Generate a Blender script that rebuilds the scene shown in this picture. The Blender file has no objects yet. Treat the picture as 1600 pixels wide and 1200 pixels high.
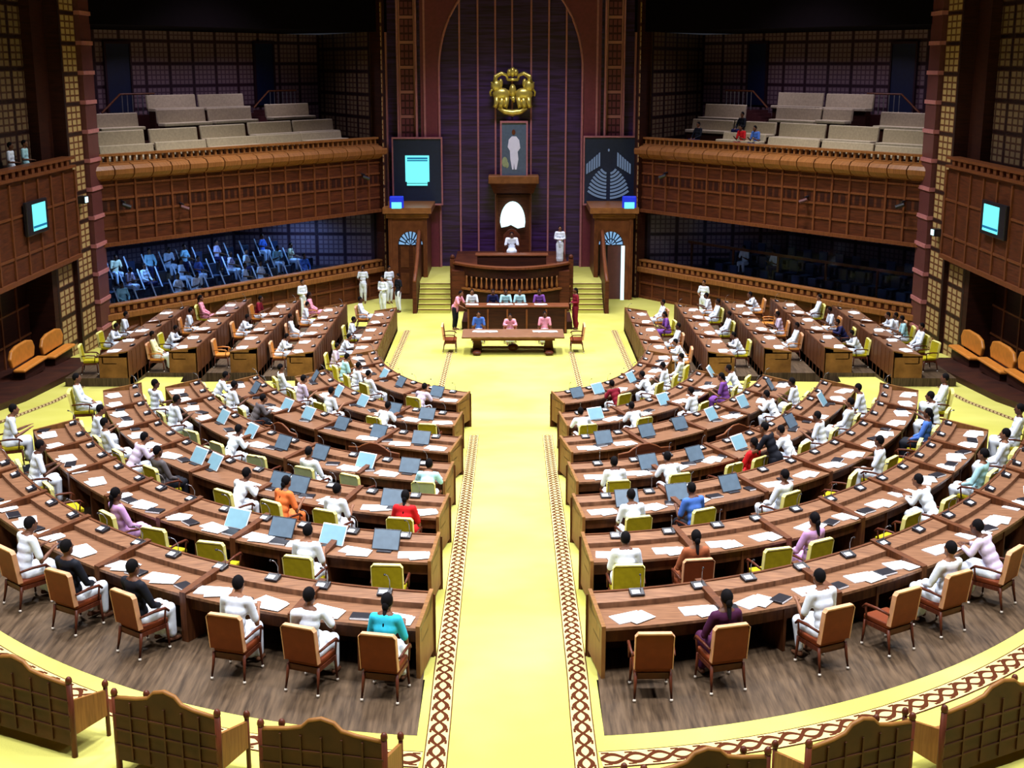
import bpy, math, random
from mathutils import Vector, Matrix
R = random.Random(7)
sc = bpy.context.scene
col = sc.collection
PI = math.pi
# ---------------------------------------------------------------- camera maths
F = 2060.0; TH = math.atan(.243); ct, st = math.cos(TH), math.sin(TH); HZ = 12.17
def proj(x, y, z):
    z = z - HZ; d = y*ct - z*st; v = y*st + z*ct
    return 798 + F*x/d, 600 - F*v/d
def on_floor(px, py, z):
    u = (px-798)/F; v = (600-py)/F
    dx, dy, dz = u, ct+v*st, -st+v*ct
    t = (z-HZ)/dz
    return dx*t, dy*t
def on_back(px, py, Y):
    u = (px-798)/F; v = (600-py)/F; t = Y/(ct+v*st)
    return u*t, HZ+(-st+v*ct)*t
cam = bpy.data.cameras.new('camera'); co = bpy.data.objects.new('camera', cam); col.objects.link(co)
co.location = (0, 0, HZ); co.rotation_euler = (PI/2-TH, 0, 0)
cam.sensor_width = 36; cam.lens = 36*F/1600; cam.shift_x = 2/1600; cam.clip_end = 300
sc.camera = co
sc.view_settings.view_transform = 'Standard'; sc.view_settings.look = 'None'
sc.view_settings.gamma = 1; sc.view_settings.exposure = 0
# ---------------------------------------------------------------- materials
def lin(c): return tuple(((v/255)/12.92 if v/255 <= .04045 else ((v/255+.055)/1.055)**2.4) for v in c)
class Ex:
    def __init__(s, nt, sock): s.nt, s.s = nt, sock
    def op(s, o, *a):
        n = s.nt.nodes.new('ShaderNodeMath'); n.operation = o
        for i, v in enumerate((s,)+a):
            if isinstance(v, Ex): s.nt.links.new(v.s, n.inputs[i])
            else: n.inputs[i].default_value = v
        return Ex(s.nt, n.outputs[0])
    def __add__(s, b): return s.op('ADD', b)
    def __sub__(s, b): return s.op('SUBTRACT', b)
    def __mul__(s, b): return s.op('MULTIPLY', b)
    def __truediv__(s, b): return s.op('DIVIDE', b)
    def frac(s): return s.op('FRACT')
    def abs(s): return s.op('ABSOLUTE')
    def sin(s): return s.op('SINE')
    def lt(s, b): return s.op('LESS_THAN', b)
    def gt(s, b): return s.op('GREATER_THAN', b)
    def mx(s, b): return s.op('MAXIMUM', b)
    def mn(s, b): return s.op('MINIMUM', b)
def newmat(name, rough=.5, metal=0., spec=.5, coat=0):
    m = bpy.data.materials.new(name); m.use_nodes = True
    b = m.node_tree.nodes['Principled BSDF']
    b.inputs['Roughness'].default_value = rough; b.inputs['Metallic'].default_value = metal
    b.inputs['Specular IOR Level'].default_value = spec; b.inputs['Coat Weight'].default_value = coat
    return m, m.node_tree, b
def mixc(nt, f, a, b):
    n = nt.nodes.new('ShaderNodeMix'); n.data_type = 'RGBA'
    for i, v in ((6, a), (7, b)):
        if isinstance(v, tuple): n.inputs[i].default_value = (*v, 1)
        else: nt.links.new(v, n.inputs[i])
    nt.links.new(f.s if isinstance(f, Ex) else f, n.inputs[0])
    return n.outputs[2]
def noise(nt, scale=5, vec=None, detail=4, stretch=None, coord='Object'):
    t = nt.nodes.new('ShaderNodeTexCoord'); mp = nt.nodes.new('ShaderNodeMapping')
    nt.links.new(t.outputs[coord], mp.inputs[0])
    if stretch: mp.inputs['Scale'].default_value = stretch
    n = nt.nodes.new('ShaderNodeTexNoise'); n.inputs['Scale'].default_value = scale; n.inputs['Detail'].default_value = detail
    nt.links.new(mp.outputs[0], n.inputs[0]); return Ex(nt, n.outputs[0])
def ramp(nt, e, p0, p1):
    n = nt.nodes.new('ShaderNodeMapRange'); nt.links.new(e.s, n.inputs[0])
    n.inputs[1].default_value = p0; n.inputs[2].default_value = p1
    return Ex(nt, n.outputs[0])
def plain(name, c, rough=.5, metal=0., var=.12, spec=.5, coat=0, nscale=6):
    m, nt, b = newmat(name, rough, metal, spec, coat)
    c = lin(c); d = tuple(v*(1-var*2) for v in c)
    nt.links.new(mixc(nt, ramp(nt, noise(nt, nscale), .3, .7), d, c), b.inputs[0]); return m
def wood(name, a, b_, rough=.35, stretch=(1, 12, 1), scale=2.5, coat=0, spec=.18):
    m, nt, b = newmat(name, rough+.1, 0, spec, coat)
    f = ramp(nt, noise(nt, scale, stretch=stretch, detail=6), .3, .72)
    nt.links.new(mixc(nt, f, lin(a), lin(b_)), b.inputs[0])
    bp = nt.nodes.new('ShaderNodeBump'); bp.inputs['Strength'].default_value = .08
    nt.links.new(f.s, bp.inputs['Height']); nt.links.new(bp.outputs[0], b.inputs['Normal']); return m
def emis(name, c, s):
    m, nt, b = newmat(name, .3); b.inputs[0].default_value = (*[v*.2 for v in lin(c)], 1)
    b.inputs['Emission Color'].default_value = (*lin(c), 1); b.inputs['Emission Strength'].default_value = s; return m
def uvxy(nt):
    t = nt.nodes.new('ShaderNodeTexCoord'); s = nt.nodes.new('ShaderNodeSeparateXYZ')
    nt.links.new(t.outputs['UV'], s.inputs[0]); return Ex(nt, s.outputs[0]), Ex(nt, s.outputs[1])
def objcol(name, rough=.8, var=.1):
    m, nt, b = newmat(name, rough, spec=.2)
    oi = nt.nodes.new('ShaderNodeObjectInfo')
    f = ramp(nt, noise(nt, 14), .35, .7)
    d = nt.nodes.new('ShaderNodeMix'); d.data_type = 'RGBA'; d.blend_type = 'MULTIPLY'; d.inputs[0].default_value = var*3
    nt.links.new(oi.outputs['Color'], d.inputs[6]); d.inputs[7].default_value = (.55, .58, .66, 1)
    nt.links.new(mixc(nt, f, d.outputs[2], oi.outputs['Color']), b.inputs[0])
    return m
def lattice(name, tile, line, frame, W=1.8, H=1.17, nx=3, ny=4):
    """wooden lattice: framed panels, each with a grid of small pierced squares"""
    m, nt, b = newmat(name, .5, spec=.3)
    u, v = uvxy(nt); fu, fv = (u*(1/W)).frac(), (v*(1/H)).frac()
    big = (fu.lt(.10)).mx(fv.lt(.12))
    su = ((fu-.10)*(nx/.90)).frac(); sv = ((fv-.12)*(ny/.88)).frac()
    small = ((su-.5).abs().gt(.36)).mx((sv-.5).abs().gt(.36))
    c1 = mixc(nt, small, lin(tile), lin(line)); c2 = mixc(nt, big, c1, lin(frame))
    nt.links.new(c2, b.inputs[0])
    h = (big*2+small*.7)
    bp = nt.nodes.new('ShaderNodeBump'); bp.inputs['Strength'].default_value = .5; bp.inputs['Distance'].default_value = .03
    nt.links.new(h.s, bp.inputs['Height']); nt.links.new(bp.outputs[0], b.inputs['Normal'])
    return m
def carpet(name, a, b_):
    m, nt, b = newmat(name, .95, spec=.05)
    f = ramp(nt, noise(nt, .35, detail=3), .35, .7); g = ramp(nt, noise(nt, 60), .2, .8)
    c = mixc(nt, f, lin(a), lin(b_))
    d = nt.nodes.new('ShaderNodeMix'); d.data_type = 'RGBA'; d.blend_type = 'MULTIPLY'; d.inputs[0].default_value = .15
    nt.links.new(c, d.inputs[6]); nt.links.new(g.s, d.inputs[7]); nt.links.new(d.outputs[2], b.inputs[0]); return m
def border(name):
    m, nt, b = newmat(name, .95, spec=.05)
    u, v = uvxy(nt)                      # u 0..1 across, v metres along
    w = (v*PI*2/.62).sin()*.26
    ch = ((u-.5-w).abs().lt(.10)).mx((u-.5+w).abs().lt(.10))
    dots = ((v*(1/.31)+.25).frac()-.5).abs().lt(.17).mn((u-.5).abs().gt(.30)).mn((u-.5).abs().lt(.40))
    edge = (u-.5).abs().gt(.455)
    f = ch.mx(dots).mx(edge)
    nt.links.new(mixc(nt, f, lin((190, 170, 116)), lin((70, 34, 18))), b.inputs[0]); return m
M = {}
M['carpet'] = carpet('yellow_carpet', (178, 174, 82), (194, 190, 102))
M['border'] = border('carpet_border')
M['plank'] = wood('tier_floor_wood', (50, 38, 27), (92, 74, 56), .38, (14, 1.2, 1), 1.3)
M['desk'] = wood('desk_top_wood', (90, 60, 42), (134, 96, 70), .3)
M['deskd'] = wood('desk_body_wood', (64, 33, 17), (98, 56, 29), .4)
M['deskend'] = wood('desk_end_wood', (96, 62, 30), (134, 92, 48), .4)
M['panel'] = wood('panel_wood', (60, 28, 15), (92, 46, 24), .4, (1, 1, 9), 1.5)
M['paneld'] = wood('dark_panel_wood', (36, 14, 9), (56, 24, 14), .45, (1, 1, 9), 1.5)
M['rib'] = wood('rib_wood', (84, 44, 23), (116, 66, 36), .35)
M['rail'] = wood('rail_wood', (112, 68, 34), (150, 98, 54), .25)
M['chairframe'] = wood('chair_frame_wood', (60, 26, 16), (92, 44, 26), .3)
M['carved'] = wood('carved_bench_wood', (44, 20, 9), (72, 38, 18), .45)
M['carvede'] = wood('bench_arm_wood', (104, 66, 28), (136, 92, 44), .4)
M['brown'] = plain('brown_leather', (104, 46, 20), .55, spec=.12)
M['brownedge'] = plain('tan_piping', (206, 150, 110), .5)
M['ycloth'] = plain('mustard_upholstery', (162, 148, 24), .85, spec=.1, nscale=12)
M['ypipe'] = plain('pale_yellow_piping', (232, 222, 130), .7)
M['green'] = plain('pale_green_upholstery', (162, 176, 122), .75)
M['orange'] = plain('orange_leather', (196, 122, 42), .45)
M['white'] = plain('white_paper', (240, 242, 248), .7, var=.03)
M['cast'] = plain('pale_caster', (225, 215, 200), .4)
M['slate'] = plain('slate_screen', (88, 106, 122), .35, var=.1)
M['slatel'] = plain('pale_screen', (120, 160, 176), .35, var=.05)
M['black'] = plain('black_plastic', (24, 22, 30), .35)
M['glassw'] = plain('white_device', (220, 225, 235), .4)
M['shirt'] = objcol('cloth'); M['skin'] = objcol('skin', .5, .05)
M['hair'] = plain('black_hair', (12, 9, 12), .85, spec=.1)
M['lat'] = lattice('lattice_beige', (112, 92, 68), (66, 40, 30), (30, 10, 10))
M['latd'] = lattice('lattice_dim', (128, 102, 108), (86, 60, 72), (46, 20, 32), 1.5, 1.1, 5, 4)  # weak light on the gallery walls is put into this dull tone
M['latl'] = lattice('lattice_bright', (168, 142, 94), (98, 58, 34), (34, 12, 9), 1.9, 1.17, 3, 4)
M['ladder'] = lattice('ladder_panel', (112, 54, 58), (58, 18, 22), (172, 112, 100), 1.02, 1.3, 3, 3)
M['maroon'] = plain('maroon_wall', (116, 42, 56), .5)
M['pillar'] = plain('rose_pillar', (92, 46, 46), .45)
M['trim'] = plain('pink_trim', (184, 116, 116), .4)
M['soffit'] = plain('dark_soffit', (9, 4, 9), .95, spec=.05)  # near-black tone carries the shadow above the galleries
M['grey'] = plain('grey_upholstery', (180, 162, 132), .8, nscale=10)
M['navy'] = plain('navy_board', (24, 40, 66), .5)
M['door_blue'] = plain('dark_blue_opening', (10, 22, 60), .5)
M['gold'] = plain('gold', (226, 204, 92), .3, .55, var=.08)
M['cyan'] = emis('cyan_screen', (110, 235, 240), 1.3)
M['cyand'] = emis('teal_screen_text', (20, 120, 170), .8)
M['whitel'] = emis('white_glow', (205, 245, 250), 1.6)  # lamp glow, also the added glow in the right door gap
M['bluel'] = emis('blue_screen', (20, 50, 220), .8)
M['fan'] = emis('fanlight_glass', (140, 190, 240), .8)
M['seatline'] = emis('seat_line', (110, 130, 160), .6)
M['metal'] = plain('steel', (170, 170, 175), .3, .8)
def stripes():
    m, nt, b = newmat('purple_slat', .35, spec=.5)
    f = ramp(nt, noise(nt, 1.2, stretch=(.5, 1, 9), detail=5), .35, .75)
    nt.links.new(mixc(nt, f, lin((40, 14, 36)), lin((74, 44, 104))), b.inputs[0]); return m
M['purple'] = stripes()  # purple tint partly stands for the bluish light on this wall
def glassmat():
    m, nt, b = newmat('gallery_glass', .02); b.inputs[0].default_value = (.75, .85, 1, 1)
    b.inputs['Transmission Weight'].default_value = 1; b.inputs['IOR'].default_value = 1.1; return m
M['glass'] = glassmat()
# ---------------------------------------------------------------- mesh builder
class MB:
    def __init__(s): s.v = []; s.f = []; s.uv = {}; s.mi = []; s.cur = 0
    def add(s, vs, fs, uvs=None):
        o = len(s.v); s.v += [tuple(p) for p in vs]
        for i, f in enumerate(fs):
            if uvs: s.uv[len(s.f)] = uvs[i]
            s.f.append(tuple(o+k for k in f)); s.mi.append(s.cur)
        return s
    def hexa(s, p):   # 8 points: bottom 4 ccw, top 4
        return s.add(p, [(3, 2, 1, 0), (4, 5, 6, 7), (0, 1, 5, 4), (1, 2, 6, 5), (2, 3, 7, 6), (3, 0, 4, 7)])
    def box(s, x0, x1, y0, y1, z0, z1, T=None, bev=0):
        P = [(x0, y0, z0), (x1, y0, z0), (x1, y1, z0), (x0, y1, z0), (x0, y0, z1), (x1, y0, z1), (x1, y1, z1), (x0, y1, z1)]
        if T: P = [T(*p) for p in P]
        return s.hexa(P)
    def quad(s, P, uv=None): return s.add(P, [(0, 1, 2, 3)], [uv] if uv else None)
    def tube(s, pts, r, n=6, T=None):
        pts = [Vector(p) for p in pts]; rs = r if isinstance(r, (list, tuple)) else [r]*len(pts)
        ring = []
        for i, p in enumerate(pts):
            d = (pts[min(i+1, len(pts)-1)]-pts[max(i-1, 0)]).normalized()
            a = d.orthogonal().normalized() if abs(d.z) > .9 else d.cross(Vector((0, 0, 1))).normalized()
            if abs(d.z) > .9: a = (Vector((1, 0, 0))-d*d.x).normalized()
            b = d.cross(a)
            ring += [p+(a*math.cos(2*PI*k/n)+b*math.sin(2*PI*k/n))*rs[i] for k in range(n)]
        fs = [(i*n+k, i*n+(k+1) % n, (i+1)*n+(k+1) % n, (i+1)*n+k) for i in range(len(pts)-1) for k in range(n)]
        fs += [tuple(range(n-1, -1, -1)), tuple((len(pts)-1)*n+k for k in range(n))]
        if T: ring = [T(*p) for p in ring]
        return s.add(ring, fs)
    def ell(s, c, r, n=10, m=7, T=None, rot=None):
        vs = []
        for i in range(m+1):
            a = PI*i/m
            for k in range(n):
                p = Vector((r[0]*math.sin(a)*math.cos(2*PI*k/n), r[1]*math.sin(a)*math.sin(2*PI*k/n), r[2]*math.cos(a)))
                if rot: p = rot @ p
                vs.append(p+Vector(c))
        if T: vs = [T(*p) for p in vs]
        return s.add(vs, [(i*n+k, (i+1)*n+k, (i+1)*n+(k+1) % n, i*n+(k+1) % n) for i in range(m) for k in range(n)])
    def prism(s, outline, y0, y1, T=None):   # outline in (x,z), extruded along y
        n = len(outline)
        P = [(x, y0, z) for x, z in outline]+[(x, y1, z) for x, z in outline]
        if T: P = [T(*p) for p in P]
        return s.add(P, [tuple(range(n)), tuple(range(2*n-1, n-1, -1))]+[(k, k+n, (k+1) % n+n, (k+1) % n) for k in range(n)])
    def mesh(s, name, off=(0, 0, 0)):
        me = bpy.data.meshes.new(name)
        me.from_pydata([(a-off[0], b-off[1], c-off[2]) for a, b, c in s.v], [], s.f)
        if s.uv:
            ul = me.uv_layers.new(name='uv')
            for p in me.polygons:
                if p.index in s.uv:
                    for k, li in enumerate(p.loop_indices): ul.data[li].uv = s.uv[p.index][k]
        if any(s.mi):
            for p in me.polygons: p.material_index = s.mi[p.index]
        import bmesh
        bm = bmesh.new(); bm.from_mesh(me); bmesh.ops.recalc_face_normals(bm, faces=bm.faces); bm.to_mesh(me); bm.free()
        return me
    def build(s, name, mats, parent=None, off=None, bevel=0, smooth=False):
        if off is None:
            off = Vector((0, 0, 0)); q = parent
            while q: off = off+q.location; q = q.parent
        me = s.mesh(name, off)
        for m in (mats if isinstance(mats, (list, tuple)) else [mats]): me.materials.append(M[m])
        if smooth:
            for p in me.polygons: p.use_smooth = True
        o = bpy.data.objects.new(name, me); col.objects.link(o)
        if parent: o.parent = parent
        else: o.location = off
        if bevel:
            b = o.modifiers.new('bevel', 'BEVEL'); b.width = bevel; b.segments = 2; b.limit_method = 'ANGLE'
        return o
def tag(o, label=None, cat=None, group=None, kind=None):
    for k, v in (('label', label), ('category', cat), ('group', group), ('kind', kind)):
        if v: o[k] = v
    return o
def empty(name, loc, rz=0, **k):
    o = bpy.data.objects.new(name, None); col.objects.link(o); o.location = loc; o.rotation_euler = (0, 0, rz)
    o.empty_display_size = .2
    return tag(o, **k)
def struct(o): o['kind'] = 'structure'; return o
def proto_copy(parts, root):
    """parts: list of (name, mesh, children, color)"""
    for name, me, kids, c in parts:
        o = bpy.data.objects.new(name, me); col.objects.link(o); o.parent = root
        if c: o.color = c
        for n2, m2, _, c2 in kids:
            q = bpy.data.objects.new(n2, m2); col.objects.link(q); q.parent = o
            if c2: q.color = c2
def pm(mb, name, mat, smooth=False, bevel=0):
    me = mb.mesh(name)
    for m in (mat if isinstance(mat, (list, tuple)) else [mat]): me.materials.append(M[m])
    if bevel:
        o = bpy.data.objects.new('t', me); col.objects.link(o)
        b = o.modifiers.new('b', 'BEVEL'); b.width = bevel; b.segments = 2; b.limit_method = 'ANGLE'
        me2 = bpy.data.meshes.new_from_object(o.evaluated_get(bpy.context.evaluated_depsgraph_get())); me2.name = name
        bpy.data.objects.remove(o); me = me2
    if smooth:
        for p in me.polygons: p.use_smooth = True
    return me
ORD = ['', 'first', 'second', 'third', 'fourth', 'fifth', 'sixth', 'seventh', 'eighth', 'ninth', 'tenth', 'eleventh', 'twelfth', 'thirteenth', 'fourteenth', 'fifteenth', 'sixteenth']
ROWN = ['', 'frontmost row', 'second row', 'third row', 'fourth row', 'fifth row', 'sixth row', 'innermost row']
SIDE = {-1: 'left', 1: 'right'}
def rowdesc(k, s, wing):
    if wing: return '%s straight row, %s side' % (ORD[k], SIDE[s])
    if k == 1: return 'front curved row, %s side' % SIDE[s]
    if k == 7: return 'innermost curved row, %s side' % SIDE[s]
    return '%s row from front, %s side' % (ORD[k], SIDE[s])
# ================================================================ FLOORS AND TIERS
ELL = {1: (15.0, 41, 2.0, 17.45), 2: (14.25, 47, 2.2, 21.21), 3: (12.0, 41, 2.0, 24.73), 4: (12.75, 55, 2.2, 28.48),
       5: (10.25, 47, 1.9, 32.23), 6: (9.0, 57, 2.4, 36.5), 7: (6.3, 52, 2.2, 40.75)}
XEND = {1: 12.4, 2: 11.15, 3: 11.25, 4: 10.15, 5: 8.9, 6: 7.2, 7: 6.05}
ZT = {k: HZ-(8.65+.46*(k-1)) for k in range(1, 8)}; ZT[8] = 0
def yring(k, x):
    a, yc, n, ya = ELL[k]; return yc-(yc-ya)*max(1-(abs(x)/a)**n, 0)**(1/n)
def aisle(Y): return 1.24+(Y-16)*.0165
def ringpts(k, n=40):
    """near edge of desk row k on the left (x negative), equal arc length samples, with inward normal"""
    x0 = -aisle(ELL[k][3]+.6)-.03; x1 = -XEND[k]
    xs = [x0+(x1-x0)*i/400 for i in range(401)]
    P = [(x, yring(k, x)) for x in xs]
    L = [0]
    for i in range(400): L.append(L[-1]+math.dist(P[i], P[i+1]))
    out = []; j = 0
    for i in range(n+1):
        t = L[-1]*i/n
        while j < 399 and L[j+1] < t: j += 1
        f = (t-L[j])/(L[j+1]-L[j]); a, b = P[j], P[j+1]
        p = (a[0]+(b[0]-a[0])*f, a[1]+(b[1]-a[1])*f)
        d = Vector((b[0]-a[0], b[1]-a[1])).normalized(); nn = (-d.y, d.x)
        if nn[1] < 0: nn = (d.y, -d.x)
        out.append((p, nn))
    return out, L[-1]
DEPTH = 1.02
def mir(s, p): return (p[0]*-s, p[1], p[2])        # s=-1 keeps left, s=1 mirrors to right
def T_(s):
    return lambda x, y, z: (x*(-s), y, z)
carpetm = MB()
# well
carpetm.quad([(-17.6, 45.9, 0), (17.6, 45.9, 0), (17.6, 73, 0), (-17.6, 73, 0)])
o = carpetm.build('floor', 'carpet'); struct(o)
m = MB()
def zr(Y): return HZ-max(8.65, min(12.17, 6.49+.123*Y))
ys = [2, 17.5, 20, 25, 30, 35, 40, 45.9, 46.2]
for a, b in zip(ys[1:-1], ys[2:]):
    m.quad([(-aisle(a), a, zr(a)), (aisle(a), a, zr(a)), (aisle(b), b, zr(b)), (-aisle(b), b, zr(b))])
struct(m.build('floor_aisle', 'carpet'))
# near flat carpet (in front of the first tier)
def outer1(x):
    return yring(1, min(abs(x), 12.4))-1.62-.035*abs(x)
m = MB(); n = 61
FX = [-1.24-16.8*(60-i)/60 for i in range(61)]+[0]+[1.24+16.8*i/60 for i in range(61)]
for i in range(-n, n):
    a, b = FX[i+n], FX[i+n+1]
    ya, yb = (17.5, 17.5) if max(abs(a), abs(b)) <= 1.241 else (outer1(a), outer1(b))
    m.quad([(a, 4, ZT[1]), (b, 4, ZT[1]), (b, yb, ZT[1]), (a, ya, ZT[1])])
struct(m.build('floor_front', 'carpet'))
WD = [(20, 8.65), (27, 8.9), (30, 9.2), (34, 9.75), (37, 10.2), (42, 10.8), (47, 11.15), (52, 11.45), (60, 12.1)]
def walkz(Y):
    if Y <= WD[0][0]: return HZ-8.65
    for (a, p), (b, q) in zip(WD, WD[1:]):
        if Y <= b: return HZ-(p+(q-p)*(Y-a)/(b-a))
    return HZ-12.1
for s in (-1, 1):
    T = T_(s); m = MB(); xin = {20: 12.3, 27: 12.2, 30: 11.3, 34: 11.4, 37: 11.2, 42: 11.2, 47: 12, 52: 13, 60: 14}
    for a, b in zip([w[0] for w in WD], [w[0] for w in WD][1:]):
        m.quad([T(-xin[a], a, walkz(a)), T(-17.7, a, walkz(a)), T(-17.7, b, walkz(b)), T(-xin[b], b, walkz(b))])
    struct(m.build('floor_side_%s' % SIDE[s], 'carpet'))
    m = MB(); A = Vector((-11.6, 34.5, HZ-10.0)); B = Vector((-12.4, 45.5, HZ-11.0)); C = Vector((-5.3, 43.5, .06)); D = Vector((-6.3, 50.5, .06))
    g = 6
    def bl(u, v): return T(*((A*(1-u)+C*u)*(1-v)+(B*(1-u)+D*u)*v))
    for i in range(g):
        for j in range(g): m.quad([bl(i/g, j/g), bl((i+1)/g, j/g), bl((i+1)/g, (j+1)/g), bl(i/g, (j+1)/g)])
    struct(m.build('floor_cross_aisle_%s' % SIDE[s], 'carpet'))
# border strips
def strip(pts, w, z, name, zoff=.012):
    m = MB(); L = 0
    for i in range(len(pts)-1):
        a, b = Vector(pts[i]), Vector(pts[i+1]); 
        def nrm(j):
            p = Vector(pts[max(j-1, 0)]); q = Vector(pts[min(j+1, len(pts)-1)]); d = (q-p).normalized(); return Vector((-d.y, d.x))
        na, nb = nrm(i)*w/2, nrm(i+1)*w/2; l2 = L+(b-a).length
        za, zb = z(a.y)+zoff, z(b.y)+zoff
        m.quad([(a.x-na.x, a.y-na.y, za), (a.x+na.x, a.y+na.y, za), (b.x+nb.x, b.y+nb.y, zb), (b.x-nb.x, b.y-nb.y, zb)], [(0, L), (1, L), (1, l2), (0, l2)])
        L = l2
    return tag(m.build(name, 'border'), kind='structure')
for s in (-1, 1):
    pts = [on_floor(798+s*p[0], p[1], 3.5) for p in ((128, 1230), (118, 1140))]
    edge = []
    for px, py in ((119, 1200), (110, 1120), (95, 980), (83, 880), (69, 770), (57, 680)):
        lo, hi = 8., 50.
        for _ in range(40):
            mid = (lo+hi)/2
            if proj(0, mid, zr(mid))[1] > py: lo = mid
            else: hi = mid
        d = lo*ct-(zr(lo)-HZ)*st
        edge.append((s*px*d/F, lo))
    e0 = edge[0]; edge = [(e0[0], 12.5)]+edge
    edge = [(a[0]+(b[0]-a[0])*q/8, a[1]+(b[1]-a[1])*q/8) for a, b in zip(edge, edge[1:]) for q in range(8)]+[edge[-1]]
    strip(edge, .31, zr, 'floor_border_aisle')
    # inner well lines and wing lines
    for A, B, w in (((688, 640-30), (703, 550), .28), ((606, 588), (637, 516), .30)):
        P = [on_floor(798+s*(798-a[0])*1.0, a[1], 0) for a in (A, B)]
        strip([(P[0][0]+(P[1][0]-P[0][0])*t/6, P[0][1]+(P[1][1]-P[0][1])*t/6) for t in range(7)], w, lambda y: 0, 'floor_border_well')
    # ring behind the front row
    pts = []
    for i in range(34):
        x = 1.15+i*.34; pts.append((s*x, outer1(x)-.62))
    strip(pts, .40, lambda y: ZT[1], 'floor_border_ring')
    pts = [(s*15.0, y) for y in (30, 34, 38, 42, 46, 50)]
    strip(pts, .22, walkz, 'floor_border_side')
# wooden tiers
def tier(k, s):
    T = T_(s); z = ZT[k]; zn = 0 if k == 7 else ZT[k+1]
    I, _ = ringpts(k, 40)
    inn = [(p[0]+n[0]*(DEPTH+.02), p[1]+n[1]*(DEPTH+.02)) for p, n in I]
    if k == 1: out = [(p[0], outer1(p[0])) for p, n in I]
    else:
        J, _ = ringpts(k-1, 40); xm = XEND[k]+.9
        out = [(p[0]+n[0]*DEPTH, p[1]+n[1]*DEPTH) for p, n in J]
    # clip outer ends so tier ends line up
    if k > 1:
        ex, ey = I[-1][0]; nn = I[-1][1]
        out = [q for q in out if (q[0]-ex)*(-nn[1])+(q[1]-ey)*nn[0] < .35]
        tail = (ex-nn[0]*2.2, ey-nn[1]*2.2); 
        idx = [min(len(out)-1, int(round(i*(len(out)-1)/40))) for i in range(41)]
        out = [out[i] for i in idx]
        inn[-1] = (inn[-1][0], inn[-1][1])
    e0 = aisle(inn[0][1]); inn[0] = (-aisle(inn[0][1]), inn[0][1]); out[0] = (-aisle(out[0][1]), out[0][1])
    m = MB(); lo = -.05
    for i in range(40):
        a, b, c, d = out[i], out[i+1], inn[i+1], inn[i]
        m.quad([T(*a, z), T(*b, z), T(*c, z), T(*d, z)])
        m.quad([T(*a, z), T(*b, z), T(*b, lo), T(*a, lo)]); m.quad([T(*d, z), T(*c, z), T(*c, lo), T(*d, lo)])
    for a, d in ((out[0], inn[0]), (out[-1], inn[-1])): m.quad([T(*a, z), T(*d, z), T(*d, lo), T(*a, lo)])
    struct(m.build('floor_tier_%d_%s' % (k, SIDE[s]), 'plank'))
WX = {1: 5.3, 2: 7.5, 3: 9.5, 4: 11.45, 5: 13.35}; WZ = {1: .20, 2: .57, 3: .87, 4: 1.17, 5: 1.47}
WY0 = {1: 49.6, 2: 49.0, 3: 48.3, 4: 47.0, 5: 44.9}; WY1 = {1: 60.4, 2: 59.5, 3: 58.8, 4: 57.4, 5: 54.0}
for s in (-1, 1):
    for k in range(1, 8): tier(k, s)
    T = T_(s)
    for j in range(1, 6):
        x1 = WX[j+1] if j < 5 else 15.6
        m = MB(); m.box(-x1, -WX[j], WY0[j]-.02, WY1[j]+.3, -.02, WZ[j], T)
        struct(m.build('floor_wing_tier_%d_%s' % (j, SIDE[s]), 'plank'))
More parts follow.
